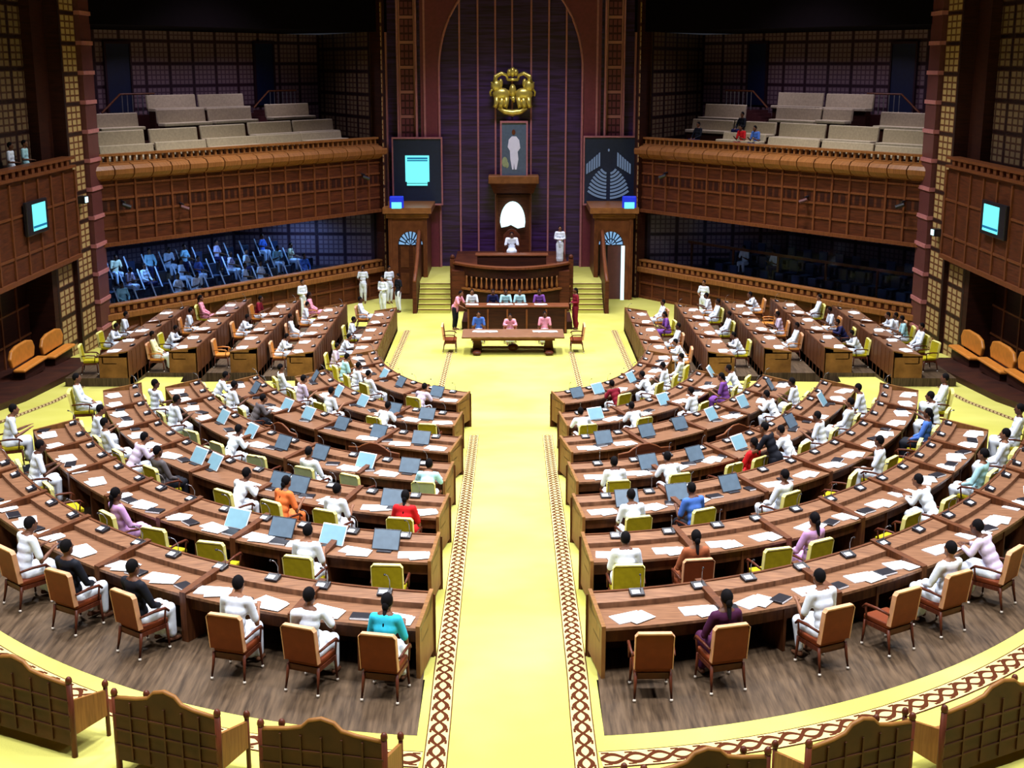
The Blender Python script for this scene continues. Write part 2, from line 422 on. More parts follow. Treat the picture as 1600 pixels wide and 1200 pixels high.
# ================================================================ DESKS
def desk_unit(P, s, z, zlow, rowname, label, group, ends=(True, True), dep=DEPTH):
    """P: list of (point, inward normal) along near edge. builds a curved double desk"""
    T = T_(s)
    mid = P[len(P)//2]; loc = T(mid[0][0]+mid[1][0]*.5, mid[0][1]+mid[1][1]*.5, z)
    root = empty('double_desk', loc, label=label, cat='desk', group=group)
    def off(i, d, t=0): (p, n) = P[i]; return (p[0]+n[0]*d, p[1]+n[1]*d)
    def band(m, d0, d1, z0, z1, z0b=None, z1b=None, i0=0, i1=None):
        i1 = len(P)-1 if i1 is None else i1
        z0b = z0 if z0b is None else z0b; z1b = z1 if z1b is None else z1b
        for i in range(i0, i1):
            a, b, c, d = off(i, d0), off(i+1, d0), off(i+1, d1), off(i, d1)
            m.hexa([T(*a, z0), T(*b, z0), T(*c, z0b), T(*d, z0b), T(*a, z1), T(*b, z1), T(*c, z1b), T(*d, z1b)])
    H = .78
    m = MB(); band(m, 0, .70, z+H-.045, z+H); m.build('desktop', 'desk', root)
    m = MB(); band(m, .70, dep-.03, z+H-.045, z+H+.09, z+H-.045, z+H+.14); m.build('back_ledge', 'desk', root)
    m = MB(); band(m, dep-.05, dep, zlow, z+H+.155); 
    L = len(P)-1
    for i in range(0, L+1, max(1, L//4)):       # ribs on the well-facing side
        (p, n) = P[i]; q = off(i, dep+.012); t = (-n[1]*.03, n[0]*.03); h0 = zlow+.02; h1 = z+H+.10
        m.hexa([T(q[0]-t[0], q[1]-t[1], h0), T(q[0]+t[0], q[1]+t[1], h0), T(q[0]+t[0]-n[0]*.02, q[1]+t[1]-n[1]*.02, h0), T(q[0]-t[0]-n[0]*.02, q[1]-t[1]-n[1]*.02, h0),
                T(q[0]-t[0], q[1]-t[1], h1), T(q[0]+t[0], q[1]+t[1], h1), T(q[0]+t[0]-n[0]*.02, q[1]+t[1]-n[1]*.02, h1), T(q[0]-t[0]-n[0]*.02, q[1]-t[1]-n[1]*.02, h1)])
    m.build('front_panel', 'deskd', root)
    m = MB(); band(m, .10, .14, z+.52, z+H-.045); m.build('apron', 'deskd', root)
    m = MB(); band(m, .14, .60, z+.50, z+.53); m.build('shelf', 'deskd', root)
    def slab(i, w, d0, d1, z0, z1, z1b, name, mat, inset=0):
        (p, n) = P[i]; t = (-n[1], n[0])
        sg = 1 if i == 0 else -1
        # direction along the row
        q = P[min(i+1, L)][0]; r = P[max(i-1, 0)][0]; d = Vector((q[0]-r[0], q[1]-r[1])).normalized()
        a0, a1 = (-w/2, w/2) if inset == 2 else ((0, w) if i == 0 else (-w, 0))
        m = MB(); pts = []
        for zz, zz2 in ((z0, z0), (z1, z1b)):
            for (al, dd, zq) in ((a0, d0, zz), (a1, d0, zz), (a1, d1, zz2), (a0, d1, zz2)):
                pts.append(T(p[0]+d.x*al+n[0]*dd, p[1]+d.y*al+n[1]*dd, zq))
        m.hexa(pts); return m.build(name, mat, root)
    slab(0, .06, -.01, dep+.01, z, z+H+.03, z+H+.19, 'end_panel', 'deskend' if ends[0] else 'deskd')
    slab(L, .06, -.01, dep+.01, z, z+H+.03, z+H+.19, 'end_panel', 'deskend' if ends[1] else 'deskd')
    slab(L//2, .05, .08, .62, z, z+H-.05, z+H-.05, 'centre_leg', 'deskd', 2)
    return root
ROWPTS = {}
SEATZ = {}
for s in (-1, 1):
    for k in range(1, 8):
        P, L = ringpts(k, 200); nu = max(2, round(L/2.05))
        per = 200//nu
        for u in range(nu):
            a = round(u*200/nu); b = round((u+1)*200/nu)
            idx = [round(a+(b-a)*i/8) for i in range(9)]
            zl = ZT[k+1]
            desk_unit([P[i] for i in idx], s, ZT[k], zl, '', 'curved brown wooden double desk, %s from aisle, %s' % (ORD[u+1], rowdesc(k, s, False)),
                      'double desks of the %s, %s side' % (ROWN[k], SIDE[s]), ends=(u == 0, u == nu-1))
    for j in range(1, 6):
        L = WY1[j]-WY0[j]; nu = max(2, round(L/3.4))
        for u in range(nu):
            a = WY0[j]+L*u/nu; b = WY0[j]+L*(u+1)/nu
            xx = -(WX[j]+DEPTH)
            P = [((xx, a+(b-a)*i/6), (1, 0)) for i in range(7)]
            desk_unit(P, s, WZ[j], WZ[j-1] if j > 1 else 0, '', 'brown wooden desk, %s from near end, %s' % (ORD[u+1], rowdesc(j, s, True)),
                      'desks of the straight rows, %s side' % SIDE[s], ends=(u == 0, u == nu-1))
# ================================================================ CHAIR PROTOTYPES
def chair_parts(kind):
    up, pipe = {'yellow': ('ycloth', 'ypipe'), 'green': ('green', 'ypipe'), 'brown': ('brown', 'brownedge'), 'orange': ('orange', 'brownedge')}[kind]
    W = .255 if kind != 'brown' else .26
    parts = []
    m = MB(); m.box(-W+.01, W-.01, -.24, .27, .40, .485); parts.append(('seat', pm(m, 'seat', up, bevel=.025), [], None))
    # back: slightly reclined slab, gently curved top corners
    out = [(-W, .0), (W, .0), (W, .44), (W-.03, .49), (-W+.03, .49), (-W, .44)]
    def rec(x, y, z): return (x, y-.26-.16*z, .47+z*1.08)
    m = MB(); m.prism(out, -.035, .035, rec)
    bk = pm(m, 'backrest', up, bevel=.012)
    m = MB(); m.prism([(-W-.008, .46), (-W+.03, .505), (W-.03, .505), (W+.008, .46), (W-.03, .485), (-W+.03, .485)], -.042, .042, rec)
    for sx in (-1, 1): m.prism([(sx*W, 0), (sx*(W+.012), 0), (sx*(W+.012), .46), (sx*W, .46)], -.04, .04, rec)
    parts.append(('backrest', bk, [('piping', pm(m, 'piping', pipe), [], None)], None))
    for sx in (-1, 1):
        m = MB(); m.tube([(sx*(W+.03), -.27, .66), (sx*(W+.045), -.05, .68), (sx*(W+.04), .18, .665), (sx*(W+.03), .25, .60)], [.018, .022, .024, .02], 6)
        m.tube([(sx*(W+.03), .16, .44), (sx*(W+.035), .19, .66)], .016, 6)
        parts.append(('armrest', pm(m, 'armrest', 'chairframe' if kind != 'orange' else 'orange', True), [], None))
    m = MB(); m.box(-W, W, -.25, .25, .34, .40); m.box(-W+.03, W-.03, -.235, -.205, .30, .34)
    parts.append(('seat_frame', pm(m, 'seat_frame', 'chairframe'), [], None))
    for sx in (-1, 1):
        for y, y2 in ((-.24, -.31), (.23, .25)):
            m = MB(); m.tube([(sx*(W-.02), y, .40), (sx*(W-.01), (y+y2)/2, .2), (sx*W, y2, .04)], [.028, .022, .015], 6)
            leg = pm(m, 'leg', 'chairframe', True)
            m = MB(); m.ell((sx*W, y2, .025), (.025, .025, .025), 8, 5)
            parts.append(('leg', leg, [('caster', pm(m, 'caster', 'cast', True), [], None)], None))
    return parts
CH = {k: chair_parts(k) for k in ('yellow', 'green', 'brown', 'orange')}
CHD = {'yellow': 'mustard upholstered armchair', 'green': 'pale green upholstered armchair', 'brown': 'brown leather armchair', 'orange': 'orange leather armchair'}
# ================================================================ PEOPLE
dg = lambda: bpy.context.evaluated_depsgraph_get()
def remesh(mb, name, mat, vox, ratio=.5, smooth=3):
    me = mb.mesh(name)
    o = bpy.data.objects.new('t', me); col.objects.link(o)
    r = o.modifiers.new('r', 'REMESH'); r.mode = 'VOXEL'; r.voxel_size = vox
    sm = o.modifiers.new('s', 'SMOOTH'); sm.iterations = smooth; sm.factor = .5
    d = o.modifiers.new('d', 'DECIMATE'); d.ratio = ratio
    me2 = bpy.data.meshes.new_from_object(o.evaluated_get(dg())); me2.name = name
    bpy.data.objects.remove(o); bpy.data.meshes.remove(me)
    me2.materials.clear(); me2.materials.append(M[mat])
    for p in me2.polygons: p.use_smooth = True
    return me2
def limb(m, pts, rs, n=10):
    pts = [Vector(p) for p in pts]
    m.tube(pts, rs, n)
    for p, r in zip(pts, rs): m.ell(p, (r, r, r), n, 6)
def V(*a): return Vector(a)
def lerp(a, b, t): return a*(1-t)+b*t
def person_parts(pose, female=False, lower='dhoti'):
    P = {}
    stand = pose.startswith('stand') or pose == 'walk'
    lean = {'write': .22, 'back': -.14, 'lean': .55, 'chin': .30, 'twist': .05, 'stand_fold': 0, 'stand_side': -.02, 'stand_bend': .45, 'walk': .06}[pose]
    hipz = .93 if stand else .50
    hip = V(0, -.06 if not stand else 0, hipz)
    up = V(0, math.sin(lean), math.cos(lean)); fw = V(0, math.cos(lean), -math.sin(lean))
    waist = hip+up*.18; chest = hip+up*.36; neck = hip+up*.54+fw*.0
    hu = lerp(up, V(0, 0, 1), .6).normalized(); head = neck+hu*.17+V(0, .03, 0)
    if pose in ('lean', 'write', 'stand_bend'): head = head+V(0, .03, -.02)
    tw = {'twist': .5}.get(pose, 0)
    side = V(math.cos(tw), math.sin(tw), 0)
    sh = {sx: hip+up*.50+side*(sx*(.175 if female else .195)) for sx in (-1, 1)}
    hp = {sx: hip+V(sx*.09, .02, -.03) for sx in (-1, 1)}
    if stand:
        st_ = .0 if pose != 'walk' else .22
        kn = {sx: V(sx*.10, .03+sx*st_*.6, .50) for sx in (-1, 1)}; an = {sx: V(sx*.10, -.02+sx*st_, .09) for sx in (-1, 1)}
    else:
        kn = {sx: V(sx*.13, .38, .50) for sx in (-1, 1)}; an = {sx: V(sx*.12, .36+.04*sx, .09) for sx in (-1, 1)}
    dz = .77
    E = {'write': (V(.27, .12, .66), V(.16, .38, dz)), 'back': (V(.27, -.02, .70), V(.12, .22, .60)), 'lean': (V(.28, .26, .76), V(.10, .48, dz+.02)),
         'chin': (V(.24, .24, .76), V(.08, .42, dz+.02)), 'twist': (V(.28, .0, .68), V(.28, .26, .66)),
         'stand_fold': (V(.26, .0, 1.17), V(.06, .22, 1.14)), 'stand_side': (V(.25, -.03, 1.15), V(.24, .05, .90)), 'stand_bend': (V(.26, .36, 1.10), V(.14, .60, .98)), 'walk': (V(.25, -.04, 1.16), V(.22, .14, .95))}[pose]
    el = {sx: V(E[0].x*sx, E[0].y, E[0].z) for sx in (-1, 1)}; wr = {sx: V(E[1].x*sx, E[1].y, E[1].z) for sx in (-1, 1)}
    if pose == 'chin': el[1] = V(.20, .36, .76); wr[1] = head+V(.07, .08, -.10)
    if pose == 'stand_side': wr[1] = V(.10, .26, 1.12); el[1] = V(.27, .02, 1.14)
    if pose == 'twist': el[1] = V(.30, .12, .78); wr[1] = V(.14, .34, dz)
    b = MB()
    for t, rx, ry in ((0, .16, .12), (.33, .14, .10), (.66, .155, .105), (.9, .165, .095)):
        b.ell(lerp(hip, neck, t), (rx, ry, .12), 12, 7)
    limb(b, [sh[-1], neck-up*.04, sh[1]], [.055, .065, .055]); limb(b, [neck-up*.05, head-V(0, .01, .08)], [.055, .052])
    b.ell(head, (.076, .095, .115), 14, 10); b.ell(head+V(0, .045, -.06), (.05, .05, .05), 10, 7)
    b.ell(head+V(0, .103, -.01), (.014, .02, .026), 6, 5)       # nose
    b.ell(head+V(0, .09, -.055), (.024, .01, .008), 6, 4)       # lips
    for sx in (-1, 1):
        b.ell(head+V(sx*.08, 0, -.005), (.012, .02, .032), 6, 5)
        limb(b, [sh[sx], lerp(sh[sx], el[sx], .5), el[sx], lerp(el[sx], wr[sx], .4), wr[sx]], [.052, .046, .037, .036, .025])
        d = (wr[sx]-el[sx]).normalized(); q = d.cross(V(0, 0, 1)).normalized()
        palm = wr[sx]+d*.05
        b.ell(palm, (.036, .045, .018), 8, 6, rot=Matrix((q, d, q.cross(d))).transposed())
        for fi in range(4):
            o_ = q*((fi-1.5)*.020); ln = (.062, .074, .068, .052)[fi]
            f0 = palm+d*.035+o_; limb(b, [f0, f0+d*ln*.6, f0+d*ln+V(0, 0, -.014)], [.0092, .0088, .008], 6)
        th = palm-d*.025-q*(sx*.032); limb(b, [th, th-q*(sx*.022)+d*.03, th-q*(sx*.024)+d*.055], [.011, .0105, .009], 6)
        limb(b, [hp[sx], lerp(hp[sx], kn[sx], .5), kn[sx], lerp(kn[sx], an[sx], .35), an[sx]], [.088, .078, .056, .054, .036])
        limb(b, [an[sx]-V(0, .03, .04), an[sx]+V(0, .06, -.055), an[sx]+V(0, .15, -.065)], [.036, .034, .026])
    body = remesh(b, 'body', 'skin', .0125, .3, 2)
    c = MB()
    for t, rx, ry in ((-.05, .18, .14), (.15, .17, .13), (.4, .165, .125), (.66, .175, .125), (.88, .18, .11)):
        c.ell(lerp(hip, neck, t), (rx, ry, .12), 12, 7)
    limb(c, [sh[-1], neck-up*.05, sh[1]], [.068, .08, .068])
    full = pose in ('lean', 'stand_fold', 'back')
    for sx in (-1, 1):
        limb(c, [sh[sx], lerp(sh[sx], el[sx], .75)], [.068, .062])
        if full: limb(c, [lerp(sh[sx], el[sx], .7), el[sx], lerp(el[sx], wr[sx], .85)], [.062, .054, .042])
    if stand and not female: limb(c, [hip+V(0, 0, .02), hip-V(0, 0, .08)], [.165, .16])
    shirt = remesh(c, 'shirt', 'shirt', .02, .5, 3)
    c = MB()
    c.ell(hip, (.175, .14, .12), 12, 7)
    for sx in (-1, 1):
        limb(c, [hp[sx], kn[sx]], [.115, .09])
        limb(c, [kn[sx], an[sx]+V(0, 0, .05)], [.085, .075 if lower == 'dhoti' else .062])
    if lower == 'dhoti':
        k2 = (kn[-1]+kn[1])/2; a2 = (an[-1]+an[1])/2
        limb(c, [hip, k2], [.12, .085]); limb(c, [k2, a2+V(0, .0, .06)], [.09, .10])
        c.ell(a2+V(0, .0, .16), (.20, .12, .12), 12, 7)
    low = remesh(c, 'dhoti' if lower == 'dhoti' else 'trousers', 'shirt', .022, .5, 3)
    h = MB(); h.ell(head+V(0, -.018, .028), (.086, .098, .104), 14, 9)
    if female:
        h.ell(head+V(0, -.10, -.03), (.05, .045, .06), 10, 6); limb(h, [head+V(0, -.09, -.04), neck+V(0, -.12, -.12)], [.035, .022])
    me = h.mesh('hair'); me.materials.append(M['hair'])
    import bmesh
    bm = bmesh.new(); bm.from_mesh(me); cut = head+V(0, .045, .03)
    bmesh.ops.bisect_plane(bm, geom=bm.verts[:]+bm.edges[:]+bm.faces[:], plane_co=cut, plane_no=V(0, 1, -.75), clear_outer=True)
    bm.to_mesh(me); bm.free()
    for p in me.polygons: p.use_smooth = True
    e = MB()
    for sx in (-1, 1): e.ell(head+V(sx*.03, .088, .015), (.013, .008, .008), 6, 4)
    eyes = pm(e, 'eyes', 'black', True)
    pb = MB(); an_, = (an,)
    return dict(body=body, shirt=shirt, low=low, hair=me, eyes=eyes)
PPL = {}
def get_person(pose, female=False, lower='dhoti'):
    k = (pose, female, lower)
    if k not in PPL: PPL[k] = person_parts(*k)
    return PPL[k]
COL = {'white': (232, 240, 252), 'pale blue': (176, 224, 232), 'black': (18, 20, 30), 'lilac': (196, 150, 200), 'orange': (236, 120, 60), 'red': (196, 22, 28),
       'blue': (70, 110, 190), 'turquoise': (50, 190, 220), 'dark purple': (62, 18, 52), 'brown': (150, 84, 52), 'pink': (232, 150, 170), 'maroon': (120, 16, 36),
       'navy': (24, 26, 70), 'cream': (236, 226, 180), 'violet': (120, 70, 150), 'pale lilac': (206, 190, 214), 'grey': (90, 84, 86)}
SC = (1.0, 1.06, 1.12)
def person(loc, rz, pose, shirt, low='white', female=False, label='', group=None, kind='dhoti', z=1.12):
    root = empty('person', loc, rz, label=label, cat='person', group=group); root.scale = (1.0, 1.05, z)
    q = get_person(pose, female, kind)
    jit = R.uniform(.92, 1.0)
    tone = R.choice([(98, 62, 44), (116, 76, 54), (84, 52, 38), (128, 86, 62)])
    ln = q['low'].name.split('.')[0]
    proto_copy([('body', q['body'], [('eyes', q['eyes'], [], None)], (*lin(tone), 1)), ('hair', q['hair'], [], None),
                ('sari_top' if female else 'shirt', q['shirt'], [], (*[v*jit for v in lin(COL[shirt])], 1)),
                ('sari_skirt' if female else ln, q['low'], [], (*[v*jit for v in lin(COL[low])], 1))], root)
    return root
# seat solver -----------------------------------------------------
def seat_ring(k, s, px, off=.52):
    P, L = ringpts(k, 300)
    best = None
    for p, n in P:
        x, y = p[0]-n[0]*off, p[1]-n[1]*off
        X = -s*x
        q = proj(X, y, ZT[k]+.55)[0]
        e = abs(q-px)
        if best is None or e < best[0]: best = (e, X, y, (-s*n[0], n[1]))
    # beyond the sampled end: keep the end point
    _, X, y, n = best
    return X, y, ZT[k], math.atan2(-n[0], n[1])
def seat_wing(j, s, px, off=.52):
    x = s*(WX[j]+DEPTH+off)
    d = F*x/(px-798); Y = (d+(WZ[j]+.5-HZ)*st)/ct
    Y = max(WY0[j]+.35, min(WY1[j]-.2, Y))
    return x, Y, WZ[j], PI/2 if s > 0 else -PI/2
# (px, occupant or None, pose, female, chair kind)
W_ = 'white'
ROWS = {
 (1, -1): [(600, 'turquoise', 'write', 1), (488, W_, 'twist', 0), (370, W_, 'write', 0), (222, 'black', 'back', 0), (122, 'black', 'back', 0), (42, W_, 'write', 0)],
 (1, 1): [(1015, None, '', 0), (1125, 'dark purple', 'back', 1), (1282, W_, 'write', 0), (1388, None, '', 0), (1468, W_, 'back', 0), (1552, 'pale lilac', 'lean', 0)],
 (2, -1): [(612, None, '', 0), (480, W_, 'write', 0), (345, None, '', 0), (262, None, '', 0), (195, 'lilac', 'back', 1), (105, None, '', 0), (58, W_, 'write', 0), (12, W_, 'write', 0)],
 (2, 1): [(976, W_, 'write', 0), (1082, 'brown', 'back', 1), (1198, None, '', 0), (1262, 'lilac', 'back', 1), (1398, None, '', 0), (1455, W_, 'lean', 0), (1522, 'pale blue', 'back', 0), (1556, W_, 'back', 0), (1590, W_, 'back', 0)],
 (3, -1): [(634, 'red', 'write', 1), (522, W_, 'write', 0), (442, 'orange', 'write', 1), (370, W_, 'lean', 0), (258, 'grey', 'back', 0), (208, 'pale lilac', 'lean', 0), (176, W_, 'back', 0), (152, W_, 'write', 0), (130, W_, 'back', 0)],
 (3, 1): [(988, W_, 'write', 0), (1085, 'blue', 'write', 0), (1215, W_, 'back', 0), (1308, None, '', 0), (1370, W_, 'twist', 0), (1412, None, '', 0), (1438, 'blue', 'back', 1), (1458, W_, 'write', 0), (1476, W_, 'back', 0)],
 (4, -1): [(668, 'pale blue', 'lean', 0), (562, None, '', 0), (490, W_, 'back', 0), (415, None, '', 0), (358, W_, 'lean', 0), (315, None, '', 0), (272, W_, 'write', 0), (246, W_, 'twist', 0)],
 (4, 1): [(961, W_, 'write', 0), (1052, W_, 'lean', 0), (1130, None, '', 0), (1168, 'red', 'back', 1), (1236, W_, 'lean', 0), (1282, W_, 'write', 0), (1318, W_, 'back', 0), (1345, W_, 'write', 0)],
 (5, -1): [(396, 'grey', 'lean', 0), (362, W_, 'write', 0), (338, W_, 'lean', 0)],
 (5, 1): [(1212, W_, 'lean', 0), (1242, W_, 'write', 0)],
 (6, -1): [(672, None, '', 0), (596, W_, 'lean', 0), (514, W_, 'write', 0), (470, 'pale lilac', 'write', 0), (446, W_, 'back', 0)],
 (6, 1): [(912, W_, 'lean', 0), (996, W_, 'lean', 0), (1084, W_, 'write', 0), (1132, 'violet', 'write', 1), (1152, W_, 'lean', 0)],
 (7, -1): [(655, 'pale lilac', 'lean', 0), (582, W_, 'back', 0), (556, W_, 'write', 0), (538, 'pale blue', 'write', 0)],
 (7, 1): [(965, 'maroon', 'lean', 0), (1016, W_, 'lean', 0), (1040, W_, 'write', 0), (1058, W_, 'back', 0)]}
WINGS = {
 (1, -1): [(572, W_, 'back', 0), (549, W_, 'write', 0), (534, W_, 'lean', 0), (520, 'pale lilac', 'write', 0)],
 (2, -1): [(500, 'pink', 'back', 1), (477, W_, 'write', 0), (460, W_, 'back', 0), (437, W_, 'lean', 0)],
 (3, -1): [(404, 'maroon', 'write', 0), (376, W_, 'lean', 0), (348, None, '', 0)],
 (4, -1): [(320, 'pink', 'back', 1), (295, W_, 'write', 0), (264, W_, 'lean', 0), (246, 'cream', 'back', 0)],
 (5, -1): [(194, W_, 'write', 0), (171, W_, 'lean', 0), (142, None, '', 0)],
 (1, 1): [(1031, W_, 'back', 0), (1042, 'violet', 'write', 1), (1054, W_, 'back', 0), (1067, W_, 'lean', 0)],
 (2, 1): [(1100, W_, 'write', 0), (1116, W_, 'back', 0), (1133, W_, 'back', 0), (1157, W_, 'lean', 0)],
 (3, 1): [(1182, W_, 'lean', 0), (1200, None, '', 0), (1218, 'pale lilac', 'write', 0), (1238, W_, 'back', 0)],
 (4, 1): [(1274, W_, 'back', 0), (1299, W_, 'write', 0), (1320, 'navy', 'lean', 0), (1342, W_, 'lean', 0)],
 (5, 1): [(1398, W_, 'lean', 0), (1412, 'pale blue', 'write', 0), (1432, W_, 'back', 0), (1448, None, '', 0)]}
POSED = {'write': 'sitting upright', 'back': 'leaning back', 'lean': 'bent forward', 'twist': 'turned sideways'}
ALLSEATS = []
for wing, tab in ((False, ROWS), (True, WINGS)):
    for (k, s), lst in tab.items():
        lst2 = sorted(lst, key=lambda e: -e[0] if s < 0 else e[0]) if not wing else sorted(lst, key=lambda e: e[0] if s < 0 else -e[0])
        prev = None
        for i, (px, who, pose, fem) in enumerate(lst2):
            x, y, z, rz = (seat_wing if wing else seat_ring)(k, s, px)
            if prev is not None:                        # keep neighbours apart
                d = math.dist(prev, (x, y))
                if d < .78:
                    if wing: y = prev[1]+.80
                    else:
                        P, L = ringpts(k, 300); best = None
                        for p, n in P:
                            X, Y = -s*(p[0]-n[0]*.52), p[1]-n[1]*.52
                            dd = math.dist(prev, (X, Y))
                            if dd >= .78 and abs(X) >= abs(prev[0]) and (best is None or dd < best[0]): best = (dd, X, Y, (-s*n[0], n[1]))
                        if best is None: continue
                        _, x, y, n = best; rz = math.atan2(-n[0], n[1])
            prev = (x, y)
            if wing and y > WY1[k]+.3: continue
            if wing: kind = 'orange' if (k, s) in ((3, -1), (3, 1), (2, -1)) else R.choice(['yellow', 'orange'])
            else: kind = {1: 'brown', 4: 'green' if s < 0 else 'yellow'}.get(k, 'yellow')
            if (k, s, px) == (2, 1, 1082): kind = 'brown'
            end = 'near end' if wing else 'aisle'
            pos = '%s from %s, %s' % (ORD[i+1], end, rowdesc(k, s, wing))
            if wing and (k, s, i) == (3, -1, 0): pass
            t = rz+R.uniform(-.12, .12)
            tw = 0
            if who is None: t += R.uniform(-.25, .25)
            c = empty('armchair', (x, y, z), t, label='%s %s, %s' % ('empty' if who is None else 'occupied', CHD[kind], pos), cat='chair', group='armchairs of the %s' % rowdesc(k, s, wing))
            proto_copy(CH[kind], c)
            c.scale = (1, 1, 1.04)
            ALLSEATS.append((x, y, z, rz, k, s, wing, i))
            if who:
                dist = {'black': 'white'}.get(who, None)
                lowc = 'white' if not fem else who
                if who in ('turquoise',): lowc = 'white'
                if who in ('blue', 'navy', 'grey'): lowc = 'black'
                kd = 'dhoti' if (fem or R.random() < .6) else 'trousers'
                lab = 'person in %s %s %s, %s' % (who, 'sari' if fem else 'shirt', POSED[pose], pos)
                person((x, y, z+.012), t, pose, who, lowc, bool(fem), lab, 'people seated in the %s' % rowdesc(k, s, wing), kd)
# ================================================================ THINGS ON DESKS
def pfile(): 
    m = MB(); m.box(-.24, .24, -.15, .15, 0, .014); a = pm(m, 'paper', 'white'); 
    m = MB(); m.hexa([(-.02, -.27, .014), (.36, -.18, .014), (.30, .12, .014), (-.1, .05, .014), (-.02, -.27, .020), (.36, -.18, .020), (.30, .12, .020), (-.1, .05, .020)]); b = pm(m, 'sheet', 'white')
    return [('stack', a, [], None), ('loose_sheet', b, [], None)]
PAPER = pfile()
def console():
    m = MB(); m.hexa([(-.11, -.08, 0), (.11, -.08, 0), (.11, .08, 0), (-.11, .08, 0), (-.11, -.08, .03), (.11, -.08, .03), (.11, .08, .075), (-.11, .08, .075)]); a = pm(m, 'base', 'black', bevel=.006)
    m = MB(); m.hexa([(-.08, -.06, .037), (.04, -.06, .037), (.04, .02, .060), (-.08, .02, .060), (-.08, -.06, .040), (.04, -.06, .040), (.04, .02, .063), (-.08, .02, .063)]); b = pm(m, 'display', 'glassw')
    m = MB(); m.tube([(.07, .05, .06), (.07, .05, .20), (.05, .0, .30), (.03, -.06, .34)], .007, 5); c = pm(m, 'gooseneck', 'metal', True)
    m = MB(); m.tube([(.03, -.06, .34), (.02, -.10, .35)], [.014, .016], 6); d = pm(m, 'microphone', 'black', True)
    return [('base', a, [('display', b, [], None)], None), ('gooseneck', c, [('microphone', d, [], None)], None)]
CONS = console()
def slab(mat):
    m = MB(); m.box(-.13, .13, -.09, .09, 0, .018); a = pm(m, 'stand', 'black')
    def r(x, y, z): return (x, y*1.0+.02+z*.55, .02+z*.84)
    m = MB(); m.box(-.25, .25, -.012, .012, 0, .37, r); b = pm(m, 'housing', 'black' if mat != 'slatel' else 'glassw', bevel=.008)
    m = MB(); m.box(-.235, .235, -.016, -.0125, .015, .355, r); c = pm(m, 'screen', mat)
    return [('stand', a, [], None), ('housing', b, [('screen', c, [], None)], None)]
SLAB = {k: slab(k) for k in ('slate', 'slatel')}
def put(kind, k, s, px, d, wing=False, rzj=.0, lab='', cat='', grp=''):
    x, y, z, rz = (seat_wing if wing else seat_ring)(k, s, px, -d)
    zz = z+.78 + (.0 if d < .66 else .11)
    o = empty(kind[0], (x, y, zz+.002), rz+rzj, label=lab, cat=cat, group=grp); proto_copy(kind[1], o); return o
SCR = {(2, -1): [(600, 0), (517, 1), (436, 0), (366, 1)], (3, -1): [(612, 0), (462, 0), (434, 0), (330, 1), (306, 1)], (4, -1): [(637, 0), (568, 1), (497, 0), (439, 0), (388, 1), (344, 1)],
       (5, -1): [(655, 0), (588, 0), (530, 0), (478, 1), (444, 1), (395, 0)], (6, -1): [(665, 0), (612, 0), (563, 1), (524, 1), (488, 0)], (7, -1): [(680, 0), (622, 0), (596, 1)],
       (3, 1): [(980, 0), (1060, 0), (1144, 0)], (4, 1): [(1015, 0), (1090, 0), (1160, 1), (1240, 0), (1290, 1)], (5, 1): [(945, 0), (1014, 0), (1066, 0), (1116, 1), (1165, 1), (1208, 0)],
       (6, 1): [(933, 1), (1040, 1), (1115, 1), (1150, 1)], (7, 1): [(905, 0), (938, 1), (990, 1)]}
def sortkey(s): return (lambda e: -e[0]) if s < 0 else (lambda e: e[0])
for (k, s), L in SCR.items():
    for i, (px, t) in enumerate(sorted(L, key=sortkey(s))):
        put(('touchscreen', SLAB['slatel' if t else 'slate']), k, s, px, .42, False, R.uniform(-.1, .1),
            '%s tilted touchscreen, %s from aisle, %s' % ('pale blue' if t else 'slate grey', ORD[i+1], rowdesc(k, s, False)), 'screen', 'touchscreens on the curved desks')
for (k, s), lst in ROWS.items():
    P, L = ringpts(k, 100); n = int(L/1.02); used = SCR.get((k, s), [])
    for i in range(n):
        p, nn = P[min(99, int((i+.5)*100/n))]
        X = -s*(p[0]+nn[0]*.3); px = proj(X, p[1]+nn[1]*.3, ZT[k]+.8)[0]
        d = min([abs(px-q[0]) for q in used] or [999]); w = .43*F/(p[1]*ct+2.5)
        rw = rowdesc(k, s, False); who = ORD[i+1] if i+1 < len(ORD) else 'outermost'
        xx, yy, zz, rz = X, p[1]+nn[1]*.3, ZT[k]+.78, math.atan2(s*nn[0], nn[1])
        if d > w*.55 or d == 999:
            o = empty('papers', (xx, yy, zz+.002), rz+R.uniform(-.35, .35), label='loose white papers, %s batch from aisle, %s' % (who, rw), cat='papers', group='papers on the curved desks'); proto_copy(PAPER, o)
        tt = (-nn[1]*-s*.0, 0)
        # console sits on the raised ledge, shifted along the row
        ti = min(99, int((i+.5)*100/n)+2); p2, n2 = P[ti]
        o = empty('microphone_console', (-s*(p2[0]+n2[0]*.86), p2[1]+n2[1]*.86, ZT[k]+.78+.118), rz+R.uniform(-.1, .1), label='black microphone console, %s from aisle, %s' % (who, rw), cat='microphone', group='microphone consoles on the curved desks'); proto_copy(CONS, o)
